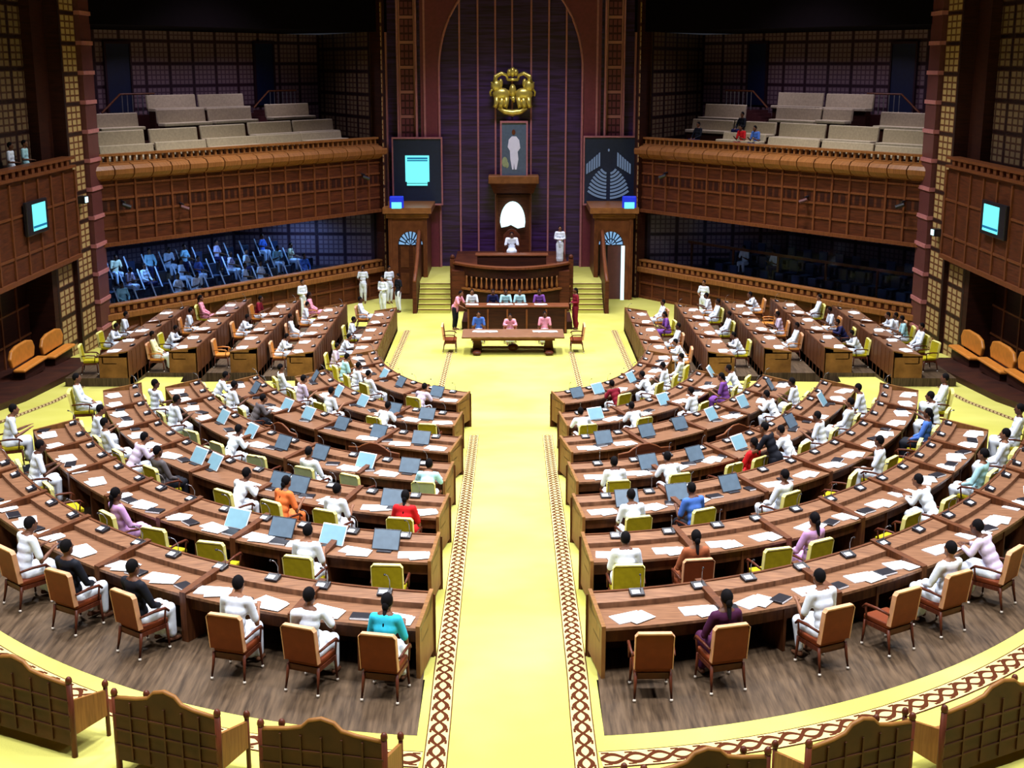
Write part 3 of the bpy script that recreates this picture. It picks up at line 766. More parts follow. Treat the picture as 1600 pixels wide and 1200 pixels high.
for (k, s), lst in WINGS.items():
    n = int((WY1[k]-WY0[k])/1.7)
    for i in range(n):
        y = WY0[k]+(i+.5)*(WY1[k]-WY0[k])/n; x = s*(WX[k]+DEPTH-.32); rz = PI/2 if s > 0 else -PI/2
        o = empty('papers', (x, y, WZ[k]+.782), rz+R.uniform(-.3, .3), label='loose white papers, %s from near end, %s' % (ORD[i+1], rowdesc(k, s, True)), cat='papers', group='papers on the straight desks'); proto_copy(PAPER, o)
        o = empty('microphone_console', (s*(WX[k]+.17), y+.3, WZ[k]+.78+.118), rz, label='black microphone console, %s from near end, %s' % (ORD[i+1], rowdesc(k, s, True)), cat='microphone', group='consoles on the straight desks'); proto_copy(CONS, o)
# dark folders and bags lying between the papers
def folder():
    m = MB(); m.box(-.16, .16, -.11, .11, 0, .035); a = pm(m, 'cover', 'black', bevel=.008)
    m = MB(); m.box(-.15, .155, -.112, -.10, .006, .029); b = pm(m, 'pages', 'white'); return [('cover', a, [('pages', b, [], None)], None)]
FOL = folder()
for (k, s), lst in ROWS.items():
    P, L = ringpts(k, 100); n = int(L/1.02); c = 0
    for i in range(n):
        if R.random() < .55:
            p, nn = P[min(99, int((i+.98)*100/n))]; c += 1
            q = .22 if k < 3 else .36
            o = empty('folder', (-s*(p[0]+nn[0]*q), p[1]+nn[1]*q, ZT[k]+.782), math.atan2(s*nn[0], nn[1])+R.uniform(-.5, .5), label='black folder on the desk, %s such from aisle, %s' % (ORD[c], rowdesc(k, s, False)), cat='folder', group='folders on the curved desks'); proto_copy(FOL, o)
# low wooden bench seats with carved backs in the fifth row
for s, px, W in ((-1, 594, 1.5), (-1, 452, 1.4), (1, 998, 1.55), (1, 1135, 1.6)):
    x, y, z, rz = seat_ring(5, s, px, .80)
    r = empty('carved_settee', (x, y, z+.002), rz, label='low settee with carved brown wooden back, %s from aisle, fifth row, %s side' % ('first' if px in (594, 998) else 'second', SIDE[s]), cat='bench')
    h = W/2; top = [(-h, .96), (-h*.6, .98), (-h*.45, 1.05), (-h*.15, 1.14), (h*.15, 1.14), (h*.45, 1.05), (h*.6, .98), (h, .96)]
    m = MB(); m.prism([(-h, .3), (h, .3)]+top[::-1], -.30, -.25); bk = pm(m, 'backrest', 'panel')
    m = MB(); m.tube([(a, -.275, b+.01) for a, b in top], .03, 6); cr = pm(m, 'crest_rail', 'rib', True)
    m = MB(); m.box(-h, h, -.25, .2, .36, .46); se = pm(m, 'seat', 'ycloth', bevel=.02)
    L_ = []
    for sx in (-1, 1):
        for yy in (-.27, .15): m = MB(); m.box(sx*h-.03, sx*h+.03, yy-.03, yy+.03, 0, .38); L_.append(('leg', pm(m, 'leg', 'chairframe'), [], None))
    proto_copy([('backrest', bk, [('crest_rail', cr, [], None)], None), ('seat', se, [], None)]+L_, r)
# ================================================================ ANGLED GALLERY WALLS
P0 = (-6.7, 70.0); DU = (-.6006, -.7995); DN = (-.7995, .6006); UL = 18.1
def AW(s):
    def f(u, w, z): return ((P0[0]+DU[0]*u+DN[0]*w)*(-s), P0[1]+DU[1]*u+DN[1]*w, z)
    return f
def awh(px, py, w):
    """pixel (mirrored to the left side) -> u, z on the plane w of the gallery wall"""
    u_ = (px-798)/F; v = (600-py)/F; dx, dy, dz = u_, ct+v*st, -st+v*ct
    # solve t*(dx,dy) = P0 + DU*u + DN*w
    bx, by = P0[0]+DN[0]*w, P0[1]+DN[1]*w
    det = dx*(-DU[1])-dy*(-DU[0])
    t = (bx*(-DU[1])-by*(-DU[0]))/det
    uu = (dx*by-dy*bx)/det
    return uu, HZ+dz*t
def uvwall(m, T, u0, u1, w0, w1, z0, z1):
    """flat wall quad with metre UVs"""
    L = math.hypot(u1-u0, w1-w0)
    m.quad([T(u0, w0, z0), T(u1, w1, z0), T(u1, w1, z1), T(u0, w0, z1)], [(0, z0), (L, z0), (L, z1), (0, z1)])
GUESTF = (.7995, -.6006)
for s in (-1, 1):
    T = AW(s); sd = SIDE[s]
    fx, fy = GUESTF[0]*(-s), GUESTF[1]; frz = math.atan2(-fx, fy)
    # lower panelled wall with dentil rail
    m = MB(); m.box(0, UL, 0, .3, 0, 1.95, T); m.cur = 1
    for i in range(19):
        u = .3+i*.98
        m.box(u, u+.09, -.05, 0, .12, 1.5, T)
    m.box(0, UL, -.06, 0, .0, .14, T); m.box(0, UL, -.06, 0, .80, .90, T)
    struct(m.build('wall_gallery_lower_%s' % sd, ['panel', 'rib']))
    m = MB(); m.box(0, UL, -.22, .05, 1.42, 1.68, T); m.box(0, UL, -.10, .32, 1.95, 2.06, T)
    for i in range(45): m.box(.2+i*.40, .2+i*.40+.22, -.07, .02, 1.70, 1.94, T)
    struct(m.build('trim_gallery_lower_%s' % sd, 'rail', bevel=.03))
    # balcony fascia
    m = MB(); m.box(0, UL, 0, .3, 4.6, 8.05, T); m.cur = 1
    for i in range(19):
        u = .15+i*.98
        m.box(u, u+.10, -.07, 0, 4.7, 7.4, T)
    for z in (5.30, 5.95, 6.55, 7.12): m.box(0, UL, -.045, 0, z, z+.09, T)
    m.box(0, UL, -.14, .3, 4.58, 4.74, T)
    m.cur = 2
    for i in range(46): m.box(.1+i*.392, .1+i*.392+.24, -.012, 0, 6.1, 6.5, T)
    struct(m.build('wall_gallery_balcony_%s' % sd, ['panel', 'rib', 'paneld']))
    m = MB()
    prof = [(0, 7.35), (-.22, 7.45), (-.34, 7.62), (-.36, 7.82), (-.24, 7.98), (0, 8.05)]
    k = len(prof)
    for a in range(18):
        u0, u1 = a*UL/18+.03, (a+1)*UL/18-.03
        m.add([T(u0, w, z) for w, z in prof]+[T(u1, w, z) for w, z in prof], [tuple(range(k)), tuple(range(2*k-1, k-1, -1))]+[(i, i+k, (i+1) % k+k, (i+1) % k) for i in range(k)])
    m.box(0, UL, .0, .3, 8.05, 8.12, T)
    for i in range(52): m.box(.1+i*.346, .1+i*.346+.12, .04, .22, 8.12, 8.36, T)
    m.box(0, UL, -.02, .3, 8.36, 8.46, T)
    struct(m.build('trim_gallery_balcony_%s' % sd, 'rail'))
    # upper gallery shell
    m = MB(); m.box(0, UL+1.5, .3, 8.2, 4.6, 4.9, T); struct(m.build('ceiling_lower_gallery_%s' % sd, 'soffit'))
    m = MB()
    for j in range(5): m.box(0, UL+1.5, .3+j*1.35, .3+(j+1)*1.35 if j < 4 else 8.2, 4.9, 7.0+j*.52, T)
    struct(m.build('floor_upper_gallery_%s' % sd, 'paneld'))
    UB = awh(497, 50, 7.5)[0]
    m = MB(); uvwall(m, T, UB, UL+3, 7.5, 7.5, 7, 13.75); struct(m.build('wall_gallery_back_%s' % sd, 'latd'))
    m = MB(); uvwall(m, T, .5, UB, .35, 7.5, 7, 13.75); struct(m.build('wall_gallery_return_%s' % sd, 'lat'))
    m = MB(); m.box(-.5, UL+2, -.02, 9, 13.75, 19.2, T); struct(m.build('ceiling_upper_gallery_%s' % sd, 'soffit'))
    # lower gallery shell behind glass
    m = MB()
    for j in range(4): m.box(.3, UL+.4, .35+j*1.4, .35+(j+1)*1.4 if j < 3 else 7, 0, 1.25+j*.42, T)
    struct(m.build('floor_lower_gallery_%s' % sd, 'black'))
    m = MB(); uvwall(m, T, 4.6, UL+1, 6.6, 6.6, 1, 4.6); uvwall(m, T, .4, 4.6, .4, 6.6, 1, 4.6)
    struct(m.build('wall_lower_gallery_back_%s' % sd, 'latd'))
    m = MB(); m.box(.25, UL-.1, .28, .30, 2.06, 4.58, T); g = m.build('window_gallery_%s' % sd, 'glass'); struct(g)
    # pillars
    m = MB(); m.box(.02, .32, -.30, .5, 0, 19, T); m.cur = 1
    uvwall(m, T, .02, .34, -.302, -.302, 0, 19); struct(m.build('trim_corner_pillar_%s' % sd, ['paneld', 'latl']))
    TT = T_(s)
    m = MB(); m.box(-17.9, -17.25, 54.6, 56.0, 0, 19, TT); m.cur = 1
    for i in range(14): m.box(-17.93, -17.2, 54.57, 56.03, 1.2+i*1.17, 1.36+i*1.17, TT)
    struct(m.build('trim_rose_pillar_%s' % sd, ['pillar', 'trim']))
    m = MB(); m.box(-18.8, -17.45, 52.65, 54.6, 0, 19, TT); m.box(-18.8, -17.60, 50.1, 52.65, 0, 4.6, TT); m.box(-18.8, -18.0, 51.2, 52.65, 4.6, 19, TT); m.cur = 1
    m.quad([TT(-17.44, 52.65, 0), TT(-17.44, 54.55, 0), TT(-17.44, 54.55, 19), TT(-17.44, 52.65, 19)], [(0, 0), (1.9, 0), (1.9, 19), (0, 19)])
    m.quad([TT(-17.59, 50.6, 0), TT(-17.59, 52.5, 0), TT(-17.59, 52.5, 4.6), TT(-17.59, 50.6, 4.6)], [(0, 0), (1.9, 0), (1.9, 4.6), (0, 4.6)])
    struct(m.build('trim_lattice_pillar_%s' % sd, ['paneld', 'latl']))
    # side wall
    m = MB(); m.box(-18.9, -18.6, 12, 50.1, -.1, 4.7, TT); m.cur = 1
    for i in range(24): m.box(-18.6, -18.55, 12+i*1.6, 12.12+i*1.6, 0, 4.6, TT)
    for z in (2.0, 3.1, 4.1): m.box(-18.6, -18.56, 12, 50.1, z, z+.07, TT)
    struct(m.build('wall_%s' % sd, ['paneld', 'rib']))
    m = MB(); m.box(-17.7, -17.3, 12, 52.6, 4.65, 8.2, TT); m.box(-18.6, -17.7, 12, 50.1, 4.65, 4.9, TT); m.cur = 1
    for i in range(30): m.box(-17.3, -17.24, 12+i*1.4, 12.12+i*1.4, 4.7, 8.1, TT)
    for z in (5.5, 6.9): m.box(-17.3, -17.26, 12, 52.6, z, z+.09, TT)
    m.box(-17.7, -17.16, 12, 52.6, 8.2, 8.3, TT); m.box(-17.7, -17.18, 12, 52.6, 4.62, 4.78, TT)
    for i in range(63): m.box(-17.6, -17.25, 12.1+i*.64, 12.4+i*.64, 8.3, 8.52, TT)
    m.box(-17.7, -17.2, 12, 52.6, 8.52, 8.62, TT)
    struct(m.build('wall_side_balcony_%s' % sd, ['panel', 'rib']))
    m = MB(); m.quad([TT(-18.4, 12, 4.9), TT(-18.4, 51.2, 4.9), TT(-18.4, 51.2, 19), TT(-18.4, 12, 19)], [(0, 0), (39.2, 0), (39.2, 14.1), (0, 14.1)])
    struct(m.build('wall_side_upper_%s' % sd, 'lat'))
    m = MB(); m.box(-18.4, -17.7, 12, 51.1, 7.2, 7.45, TT); struct(m.build('floor_side_balcony_%s' % sd, 'paneld'))
    m = MB()
    yy = [22, 27, 30, 34, 37, 42, 47, 50.1]
    for a, b in zip(yy, yy[1:]):
        m.hexa([TT(-18.6, a, 0), TT(-15.95, a, 0), TT(-15.95, b, 0), TT(-18.6, b, 0), TT(-18.6, a, walkz(a)+.22), TT(-15.95, a, walkz(a)+.22), TT(-15.95, b, walkz(b)+.22), TT(-18.6, b, walkz(b)+.22)])
    struct(m.build('floor_plinth_%s' % sd, 'paneld'))
    # doors in the upper gallery, landings and rails
    for n_, (x0, x1, y0, y1) in enumerate(((163, 200, 68, 160), (397, 425, 68, 150))):
        (ua, z1), (ub, _), (_, z0) = awh(x0, y0, 7.4), awh(x1, y0, 7.4), awh(x0, y1, 7.4)
        m = MB(); m.box(min(ua, ub), max(ua, ub), 7.38, 7.46, z0-.5, z1, T); m.cur = 1
        for q in (min(ua, ub)-.1, max(ua, ub)): m.box(q, q+.1, 7.32, 7.46, z0-.5, z1+.1, T)
        m.box(min(ua, ub)-.1, max(ua, ub)+.1, 7.32, 7.46, z1, z1+.12, T)
        struct(m.build('door_%d' % (n_+1+(2 if s > 0 else 0)), ['door_blue', 'latd']))
        uc = (ua+ub)/2
        loc = T(uc, 6.6, 9.3)
        r = empty('landing', loc, label='reddish stair landing, dark doorway %s, upper %s gallery' % ('by the big pillar' if n_ == 0 else 'nearer the middle', sd), cat='stairs')
        m = MB(); m.box(uc-1.0, uc+1.0, 6.0, 7.3, 9.1, 9.75, T); m.build('platform', 'pillar', r)
        m = MB()
        for i in range(3): m.box(uc+1.0+i*.35, uc+1.35+i*.35, 6.0, 7.2, 9.1, 9.6-i*.17, T)
        m.build('steps', 'pillar', r)
        m = MB(); m.tube([T(uc-1, 6.05, 10.75), T(uc+1, 6.05, 10.75), T(uc+2.1, 6.05, 9.9)], .05, 6)
        m.build('handrail', 'rib', r)
        m = MB()
        for i in range(7): m.tube([T(uc-.9+i*.3, 6.05, 9.75), T(uc-.9+i*.3, 6.05, 10.74)], .025, 5)
        m.build('balusters', 'metal', r)
    # benches of the upper gallery
    if s < 0:
        BN = [(1.2, [(155, 240, 226, 250), (243, 322, 220, 240), (323, 400, 214, 232), (400, 470, 210, 228), (470, 533, 206, 222)]),
              (2.5, [(150, 225, 204, 235), (233, 308, 200, 228), (313, 383, 195, 220), (388, 455, 190, 213), (458, 520, 187, 209)]),
              (3.9, [(145, 215, 177, 204), (245, 320, 170, 196), (325, 392, 168, 192), (415, 482, 162, 186)]),
              (5.2, [(229, 305, 148, 173), (310, 380, 147, 171)])]
    else:
        BN = [(1.2, [(1130, 1196, 208, 224), (1200, 1280, 216, 233), (1284, 1365, 222, 240), (1367, 1450, 229, 248)]),
              (2.5, [(1082, 1145, 187, 208), (1148, 1212, 190, 213), (1218, 1290, 193, 220), (1295, 1373, 197, 224), (1380, 1456, 203, 230)]),
              (3.9, [(1102, 1165, 163, 188), (1213, 1283, 168, 192), (1286, 1332, 170, 193), (1376, 1456, 176, 203)]),
              (5.2, [(1216, 1286, 145, 170), (1291, 1365, 147, 173)])]
    for j, (w_, L) in enumerate(BN):
        L = sorted(L, key=lambda e: abs(e[0]-798))
        for i, (x0, x1, y0, y1) in enumerate(L):
            if s > 0: x0, x1 = 1596-x1, 1596-x0
            (ua, za), (ub, zb) = awh(x0, y0, w_+.3), awh(x1, y0, w_+.3)
            z1 = awh((x0+x1)/2, (y0), w_+.3)[1]; z0 = awh((x0+x1)/2, y1, w_)[1]
            fl = 7.0+.52*min(4, int((w_-.3)/1.35))
            z0 = max(z0, fl)
            if ua > ub: ua, ub = ub, ua
            r = empty('gallery_bench', T((ua+ub)/2, w_+.2, fl), label='grey upholstered bench, %s from the hall middle, %s tier up, upper %s gallery' % (ORD[i+1], ORD[j+1], sd), cat='bench', group='upper %s gallery benches' % sd)
            m = MB(); m.hexa([T(ua, w_+.25, z0+.1), T(ub, w_+.25, z0+.1), T(ub, w_+.38, z0+.1), T(ua, w_+.38, z0+.1), T(ua, w_+.32, z1), T(ub, w_+.32, z1), T(ub, w_+.45, z1), T(ua, w_+.45, z1)])
            m.build('backrest', 'grey', r, bevel=.04)
            m = MB(); m.box(ua, ub, w_-.25, w_+.3, z0-.02, z0+.14, T); m.build('seat', 'grey', r, bevel=.04)
            m = MB(); m.box(ua+.05, ub-.05, w_-.15, w_+.25, fl, max(z0-.02, fl+.05), T); m.build('base', 'paneld', r)
# ceiling and back wall
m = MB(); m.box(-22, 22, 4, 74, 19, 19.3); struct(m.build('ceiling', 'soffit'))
YB = 73.0
m = MB(); m.box(-7.4, 7.4, YB, YB+.4, -.1, 19); struct(m.build('wall_back', 'purple'))
def bx(px0, px1, py0, py1, Y): 
    x0, z1 = on_back(px0, py0, Y); x1, z0 = on_back(px1, py1, Y); return x0, x1, z0, z1
m = MB()
HA, ZS, HH = 3.86, 11.8, 5.2
for s in (-1, 1):
    n = 20; pts = [(HA*math.cos(PI/2*i/n), ZS+HH*math.sin(PI/2*i/n)) for i in range(n+1)]
    pts = [(HA, 1.2)]+pts
    for (xa, za), (xb, zb) in zip(pts, pts[1:]):
        P = [(s*xa, za), (s*xb, zb), (s*4.86, zb), (s*4.86, za)] 
        if za == zb: continue
        m.hexa([(P[0][0], 72.7, P[0][1]), (P[3][0], 72.7, P[3][1]), (P[3][0], 73, P[3][1]), (P[0][0], 73, P[0][1]), (P[1][0], 72.7, P[1][1]), (P[2][0], 72.7, P[2][1]), (P[2][0], 73, P[2][1]), (P[1][0], 73, P[1][1])])
    m.box(min(s*0, s*4.86), max(s*0, s*4.86), 72.7, 73, 17.0, 19)
m.cur = 0
struct(m.build('wall_arch_surround', 'maroon'))
m = MB()
pts = [(-HA, 1.2)]+[(HA*math.cos(PI-PI*i/48), ZS+HH*math.sin(PI*i/48)) for i in range(49)]+[(HA, 1.2)]
m.tube([(x, 72.68, z) for x, z in pts], .07, 6)
for px in (718, 746.5, 774, 830, 857.5, 885):
    x, _ = on_back(px, 100, 72.9); zt = ZS+HH*math.sqrt(max(0, 1-(x/HA)**2)) ; m.box(x-.045, x+.045, 72.86, 73.02, 1.2, min(zt, 17))
x = 0; m.box(.03, .12, 72.86, 73.02, 9.4, 17)
for s in (-1, 1):
    for px in (603, 621, 650, 663): 
        x = on_back(px, 100, 72.8)[0]*(-s); m.box(x-.05, x+.05, 72.62, 73.02, 1.2 if px != 650 else 8, 19)
struct(m.build('trim_arch_mouldings', 'trim'))
for s in (-1, 1):
    x0 = on_back(623, 100, 72.9)[0]; x1 = on_back(648, 100, 72.9)[0]
    m = MB(); T = T_(s)
    m.quad([T(x0, 72.9, 8), T(x1, 72.9, 8), T(x1, 72.9, 19), T(x0, 72.9, 19)], [(0, 0), (1.12, 0), (1.12, 11), (0, 11)])
    struct(m.build('wall_ladder_panel_%s' % SIDE[s], 'ladder'))
    # pier behind screens, from corner to centre
    m = MB(); m.box(-7.3, -6.75, 70, 73, 0, 19, T); struct(m.build('wall_back_corner_%s' % SIDE[s], 'paneld'))
# platform, rostrum, steps
m = MB(); m.box(-4.7, 4.7, 67.35, 73, 0, 1.2)
o = m.build('floor_platform', 'carpet'); struct(o)
m = MB(); m.box(-2.95, 2.95, 65.6, 72.95, 1.2, 2.05); m.box(-2.95, 2.95, 65.6, 67.35, 0, 1.2); struct(m.build('floor_rostrum', 'panel'))
for s in (-1, 1):
    T = T_(s); sd = SIDE[s]
    r = empty('carpeted_steps', T(-3.85, 65.1, 0), label='flight of yellow carpeted steps up to the platform, %s of the presiding dais' % sd, cat='steps')
    m = MB(); m.cur = 0
    for i in range(6): m.box(-4.66, -3.04, 65.1+i*.375, 67.35, i*.2, (i+1)*.2, T)
    m.build('treads', 'carpet', r)
    for i in range(6):
        m = MB(); m.box(-4.66, -3.04, 65.09+i*.375, 65.13+i*.375, (i+1)*.2-.035, (i+1)*.2+.012, T); m.build('nosing', 'desk', r)
    r = empty('stair_side_wall', T(-4.8, 68, 0), label='dark wooden curving side wall with handrail, %s edge of the platform steps' % sd, cat='railing')
    out = [(65.0, 0), (65.0, 1.55), (66.0, 1.9), (67.3, 2.5), (68.3, 3.3), (69.3, 3.75), (70.0, 3.8), (70.0, 0)]
    m = MB(); n = len(out)
    P = [T(-4.90, y, z) for y, z in out]+[T(-4.70, y, z) for y, z in out]
    m.add(P, [tuple(range(n)), tuple(range(2*n-1, n-1, -1))]+[(k, k+n, (k+1) % n+n, (k+1) % n) for k in range(n)]); m.build('side_panel', 'panel', r)
    m = MB(); m.tube([T(-4.8, y, z+.04) for y, z in out[1:-1]], .10, 8); m.build('handrail', 'rib', r, smooth=True)
    # doorway surround
    Y = 69.0; x0, x1, z0, z1 = bx(606, 669, 333, 470, Y)
    cx = (on_back(622, 400, Y)[0]+on_back(661, 400, Y)[0])/2; hw = (on_back(661, 400, Y)[0]-on_back(622, 400, Y)[0])/2
    zs = on_back(640, 384, Y)[1]
    m = MB(); m.box(x0, cx-hw, Y, 72.6, 0, z1, T); m.box(cx+hw, x1, Y, 72.6, 0, z1, T); m.box(cx-hw, cx+hw, Y, Y+.35, zs+hw*1.15, z1, T)
    n = 12
    for i in range(n):
        a, b = PI*i/n, PI*(i+1)/n; xa, xb = cx+hw*math.cos(a), cx+hw*math.cos(b); za, zb = zs+hw*1.15*math.sin(a), zs+hw*1.15*math.sin(b); zt = zs+hw*1.15
        m.hexa([T(xb, Y, zb), T(xa, Y, za), T(xa, Y+.35, za), T(xb, Y+.35, zb), T(xb, Y, zt+.001), T(xa, Y, zt+.001), T(xa, Y+.35, zt+.001), T(xb, Y+.35, zt+.001)])
    m.cur = 1
    m.box(x0-.25, x1+.25, Y-.3, 72.6, z1, z1+.30, T); m.box(x0-.1, x1+.1, Y-.12, 72.6, z1-.25, z1-.05, T)
    m.cur = 0
    for q in (x0+.1, x1-.2): m.box(q, q+.1, Y-.05, Y, 0, z1-.3, T)
    struct(m.build('wall_doorcase_%s' % sd, ['rib', 'rail']))
    m = MB(); m.box(cx-hw, cx+hw, Y+.5, Y+.6, 0, z1, T); struct(m.build('wall_behind_door_%s' % sd, 'black'))
    d = empty('door_5' if s < 0 else 'door_6', T(cx, Y+.3, 0)); struct(d)
    if s < 0:
        m = MB(); m.box(cx-hw, cx+hw, Y+.26, Y+.34, 0, zs, T); leaf = m.build('door_leaf', 'panel', d)
        m = MB()
        for i in range(2):
            for z in (.3, 1.7): m.box(cx-hw+.12+i*hw, cx-.1+i*hw, Y+.23, Y+.26, z, z+1.1, T)
        m.build('door_panels', 'rib', leaf)
    else:
        m = MB(); m.box(cx-hw, cx+hw*.25, Y+.26, Y+.34, 0, zs, T); leaf = m.build('door_leaf', 'pillar', d)
        m = MB(); m.box(cx-hw-.04, cx-hw+.12, Y-.04, Y+.02, 0.02, zs, T); 
        m = MB(); m.box(cx+hw*0-.0, cx+.001, Y+.25, Y+.26, 0, .01, T)
        m = MB(); m.box(-(cx+hw)*1-.16, -(cx+hw)+.02, Y-.06, Y+.01, 0, zs, lambda a, b, c: (a*0+((-cx+hw)-.12 if a < -(cx+hw)-.1 else (-cx+hw)+.06), b, c)); m.build('lit_door_gap', 'whitel', d)  # glowing strip stands in for the lit room seen through the gap
    m = MB()
    for i in range(9):
        a = PI*(i+.5)/9; da = .11
        rr = ((hw*.48, hw*.95))
        P = [(cx+r_*math.cos(a+q*(.7 if r_ < hw*.6 else 1)), zs+r_*1.15*math.sin(a+q*(.7 if r_ < hw*.6 else 1))) for r_, q in ((rr[0], -da), (rr[1], -da), (rr[1], da), (rr[0], da))]
        m.prism(P, Y+.2, Y+.24, T)
    for i in range(5):
        a = PI*(i+.5)/5; P = [(cx+r_*math.cos(a+q), zs+r_*1.15*math.sin(a+q)) for r_, q in ((hw*.1, -.1), (hw*.4, -.16), (hw*.4, .16), (hw*.1, .1))]
        m.prism(P, Y+.2, Y+.24, T)
    m.build('fanlight', 'fan', d)
    m = MB(); n = 16
    P = [(cx+hw*math.cos(PI*i/n), zs+hw*1.15*math.sin(PI*i/n)) for i in range(n+1)]; m.prism(P, Y+.28, Y+.3, T); m.build('fanlight_frame', 'navy', d)
    # strip of maroon wall between door and arch is the arch surround itself
# screens on the back wall
def board(px0, px1, py0, py1, Y, label, name='display_board'):
    x0, x1, z0, z1 = bx(px0, px1, py0, py1, Y)
    r = empty(name, ((x0+x1)/2, Y, z0), label=label, cat='screen')
    m = MB(); m.box(x0, x1, Y, Y+.15, z0, z1); m.build('panel', 'navy', r)
    m = MB(); 
    for a in ((x0-.08, x1+.08, z1, z1+.09), (x0-.08, x1+.08, z0-.09, z0), (x0-.08, x0, z0, z1), (x1, x1+.08, z0, z1)): m.box(a[0], a[1], Y-.05, Y+.18, a[2], a[3])
    m.build('frame', 'trim', r)
    m = MB(); m.box((x0+x1)/2-.3, (x0+x1)/2+.3, Y+.15, 72.72, (z0+z1)/2-.3, (z0+z1)/2+.3); m.build('wall_bracket', 'black', r)
    return r
r = board(614, 690, 217, 318, 72.3, 'dark navy projection board left of the arch with a bright cyan picture')
def flat(px0, px1, py0, py1, Y, name, mat, r, t=.02):
    x0, x1, z0, z1 = bx(px0, px1, py0, py1, Y); m = MB(); m.box(x0, x1, Y-t, Y, z0, z1); return m.build(name, mat, r)
pic = flat(633, 671, 243, 284, 72.28, 'picture', 'cyan', r)
for i, (a, b) in enumerate(((246, 249), (250, 252), (283, 286), (287, 290))): flat(636, 668, a, b, 72.25, 'text_line', 'cyand' if i < 2 else 'cyan', pic)
r = board(914, 990, 215, 318, 72.3, 'dark navy board right of the arch showing a seating plan of the hall')
m = MB(); C = on_back(951, 248, 72.3); S = 72.8/F
def arcseg(cx, cz, r0, r1, a0, a1, n=8):
    for i in range(n):
        a, b = a0+(a1-a0)*i/n, a0+(a1-a0)*(i+1)/n
        m.prism([(cx+r0*math.cos(a), cz+r0*math.sin(a)), (cx+r1*math.cos(a), cz+r1*math.sin(a)), (cx+r1*math.cos(b), cz+r1*math.sin(b)), (cx+r0*math.cos(b), cz+r0*math.sin(b))], 72.26, 72.28)
cx, cz = C; cz -= 10*S
for s in (-1, 1):
    for i in range(8):
        r0 = (11+i*5.3)*S; a1 = math.radians(64-i*3.6); a0 = math.radians(14/(1+i*.45))
        arcseg(cx, cz, r0, r0+3.4*S, -PI/2+s*a0, -PI/2+s*a1)
    for i in range(6):
        xa = cx+s*(13+i*3.7)*S; xb = xa+s*2.6*S; zt = cz+(20-i*3.2)*S; zb = cz-(1+i*2.2)*S
        m.prism([(xa, zb), (xb, zb-1.5*S), (xb, zt-2*S), (xa, zt)], 72.26, 72.28)
cz += 10*S
m.ell((cx, 72.27, cz+13*S), (1.5*S, .01, 2.2*S), 8, 5)
m.build('seating_plan', 'seatline', r)
for s, px in ((-1, 620), (1, 983)):
    x, z = on_back(px, 317, 68.9)
    r = empty('monitor', (x, 68.8, z-.35), label='small glowing blue white monitor on the cornice above the %s door' % SIDE[s], cat='monitor')
    m = MB(); m.box(x-.36, x+.36, 68.72, 68.95, z-.33, z+.36); m.build('housing', 'bluel', r, bevel=.05)
    m = MB(); m.box(x-.26, x+.26, 68.70, 68.72, z-.28, z+.05); m.build('screen', 'cyan', r)
# emblem
x, z = on_back(801, 141, 72.3); r = empty('wall_emblem', (x, 72.4, z), label='golden emblem of two elephants with raised trunks, high on the arched wall', cat='emblem')
K = 72.8/F
def e2(dx, dz): return (x+dx*K, 72.45, z-dz*K)
for s in (-1, 1):
    m = MB()
    m.ell(e2(s*17, 6), (.50, .20, .34)); m.ell(e2(s*25, -6), (.30, .20, .34)); m.ell(e2(s*18, -10), (.12, .12, .26))
    m.tube([e2(s*27, -10), e2(s*25, -20), e2(s*17, -25), e2(s*9, -22), e2(s*8, -15)], [.17, .14, .11, .09, .08], 8)
    for q in (9, 16, 24): m.tube([e2(s*q, 10), e2(s*(q+1), 21), e2(s*(q+3), 26)], [.16, .13, .14], 7)
    m.tube([e2(s*30, -3), e2(s*34, 3), e2(s*33, 9)], [.08, .06, .05], 6); m.tube([e2(s*29, -8), e2(s*33, -12)], [.06, .04], 6)
    m.build('elephant', 'gold', r, smooth=True)
m = MB(); m.ell(e2(0, 1), (.20, .2, .36)); m.tube([e2(0, 10), e2(2, 18)], [.16, .06], 8); m.build('conch', 'gold', r, smooth=True)
m = MB(); m.ell(e2(0, -27), (.16, .16, .26)); m.ell(e2(-5, -26), (.13, .14, .20)); m.ell(e2(5, -26), (.13, .14, .20)); m.box(x-.30, x+.30, 72.35, 72.55, z+.48, z+.62); m.build('lion_capital', 'gold', r, smooth=True)
m = MB(); m.tube([e2(-22, 27), e2(-12, 32), e2(0, 34), e2(12, 32), e2(22, 27)], [.08, .15, .18, .15, .08], 8); m.build('ribbon', 'gold', r, smooth=True)
# portrait, bracket, lamp
x0, x1, z0, z1 = bx(784, 822, 192, 275, 72.3)
r = empty('framed_portrait', ((x0+x1)/2, 72.3, z0), label='tall framed painting of a standing figure in white, above the bracket shelf', cat='painting')
m = MB(); m.box(x0, x1, 72.3, 72.36, z0, z1); m.build('canvas', 'slate', r)
m = MB()
for a in ((x0-.09, x1+.09, z1, z1+.1), (x0-.09, x1+.09, z0-.05, z0+.02), (x0-.09, x0, z0, z1), (x1, x1+.09, z0, z1)): m.box(a[0], a[1], 72.24, 72.42, a[2], a[3])
m.build('frame', 'trim', r)
m = MB(); xc = (x0+x1)/2
m.prism([(xc-.10, z0+.35), (xc-.20, z0+.9), (xc-.22, z0+1.35), (xc-.34, z0+1.55), (xc-.28, z0+1.95), (xc-.12, z0+2.12), (xc+.12, z0+2.12), (xc+.28, z0+1.92), (xc+.34, z0+1.5), (xc+.20, z0+1.3), (xc+.24, z0+.9), (xc+.14, z0+.35), (xc+.04, z0+.35), (xc, z0+.7), (xc-.02, z0+.35)], 72.275, 72.3)
m.build('painted_robe', 'white', r)
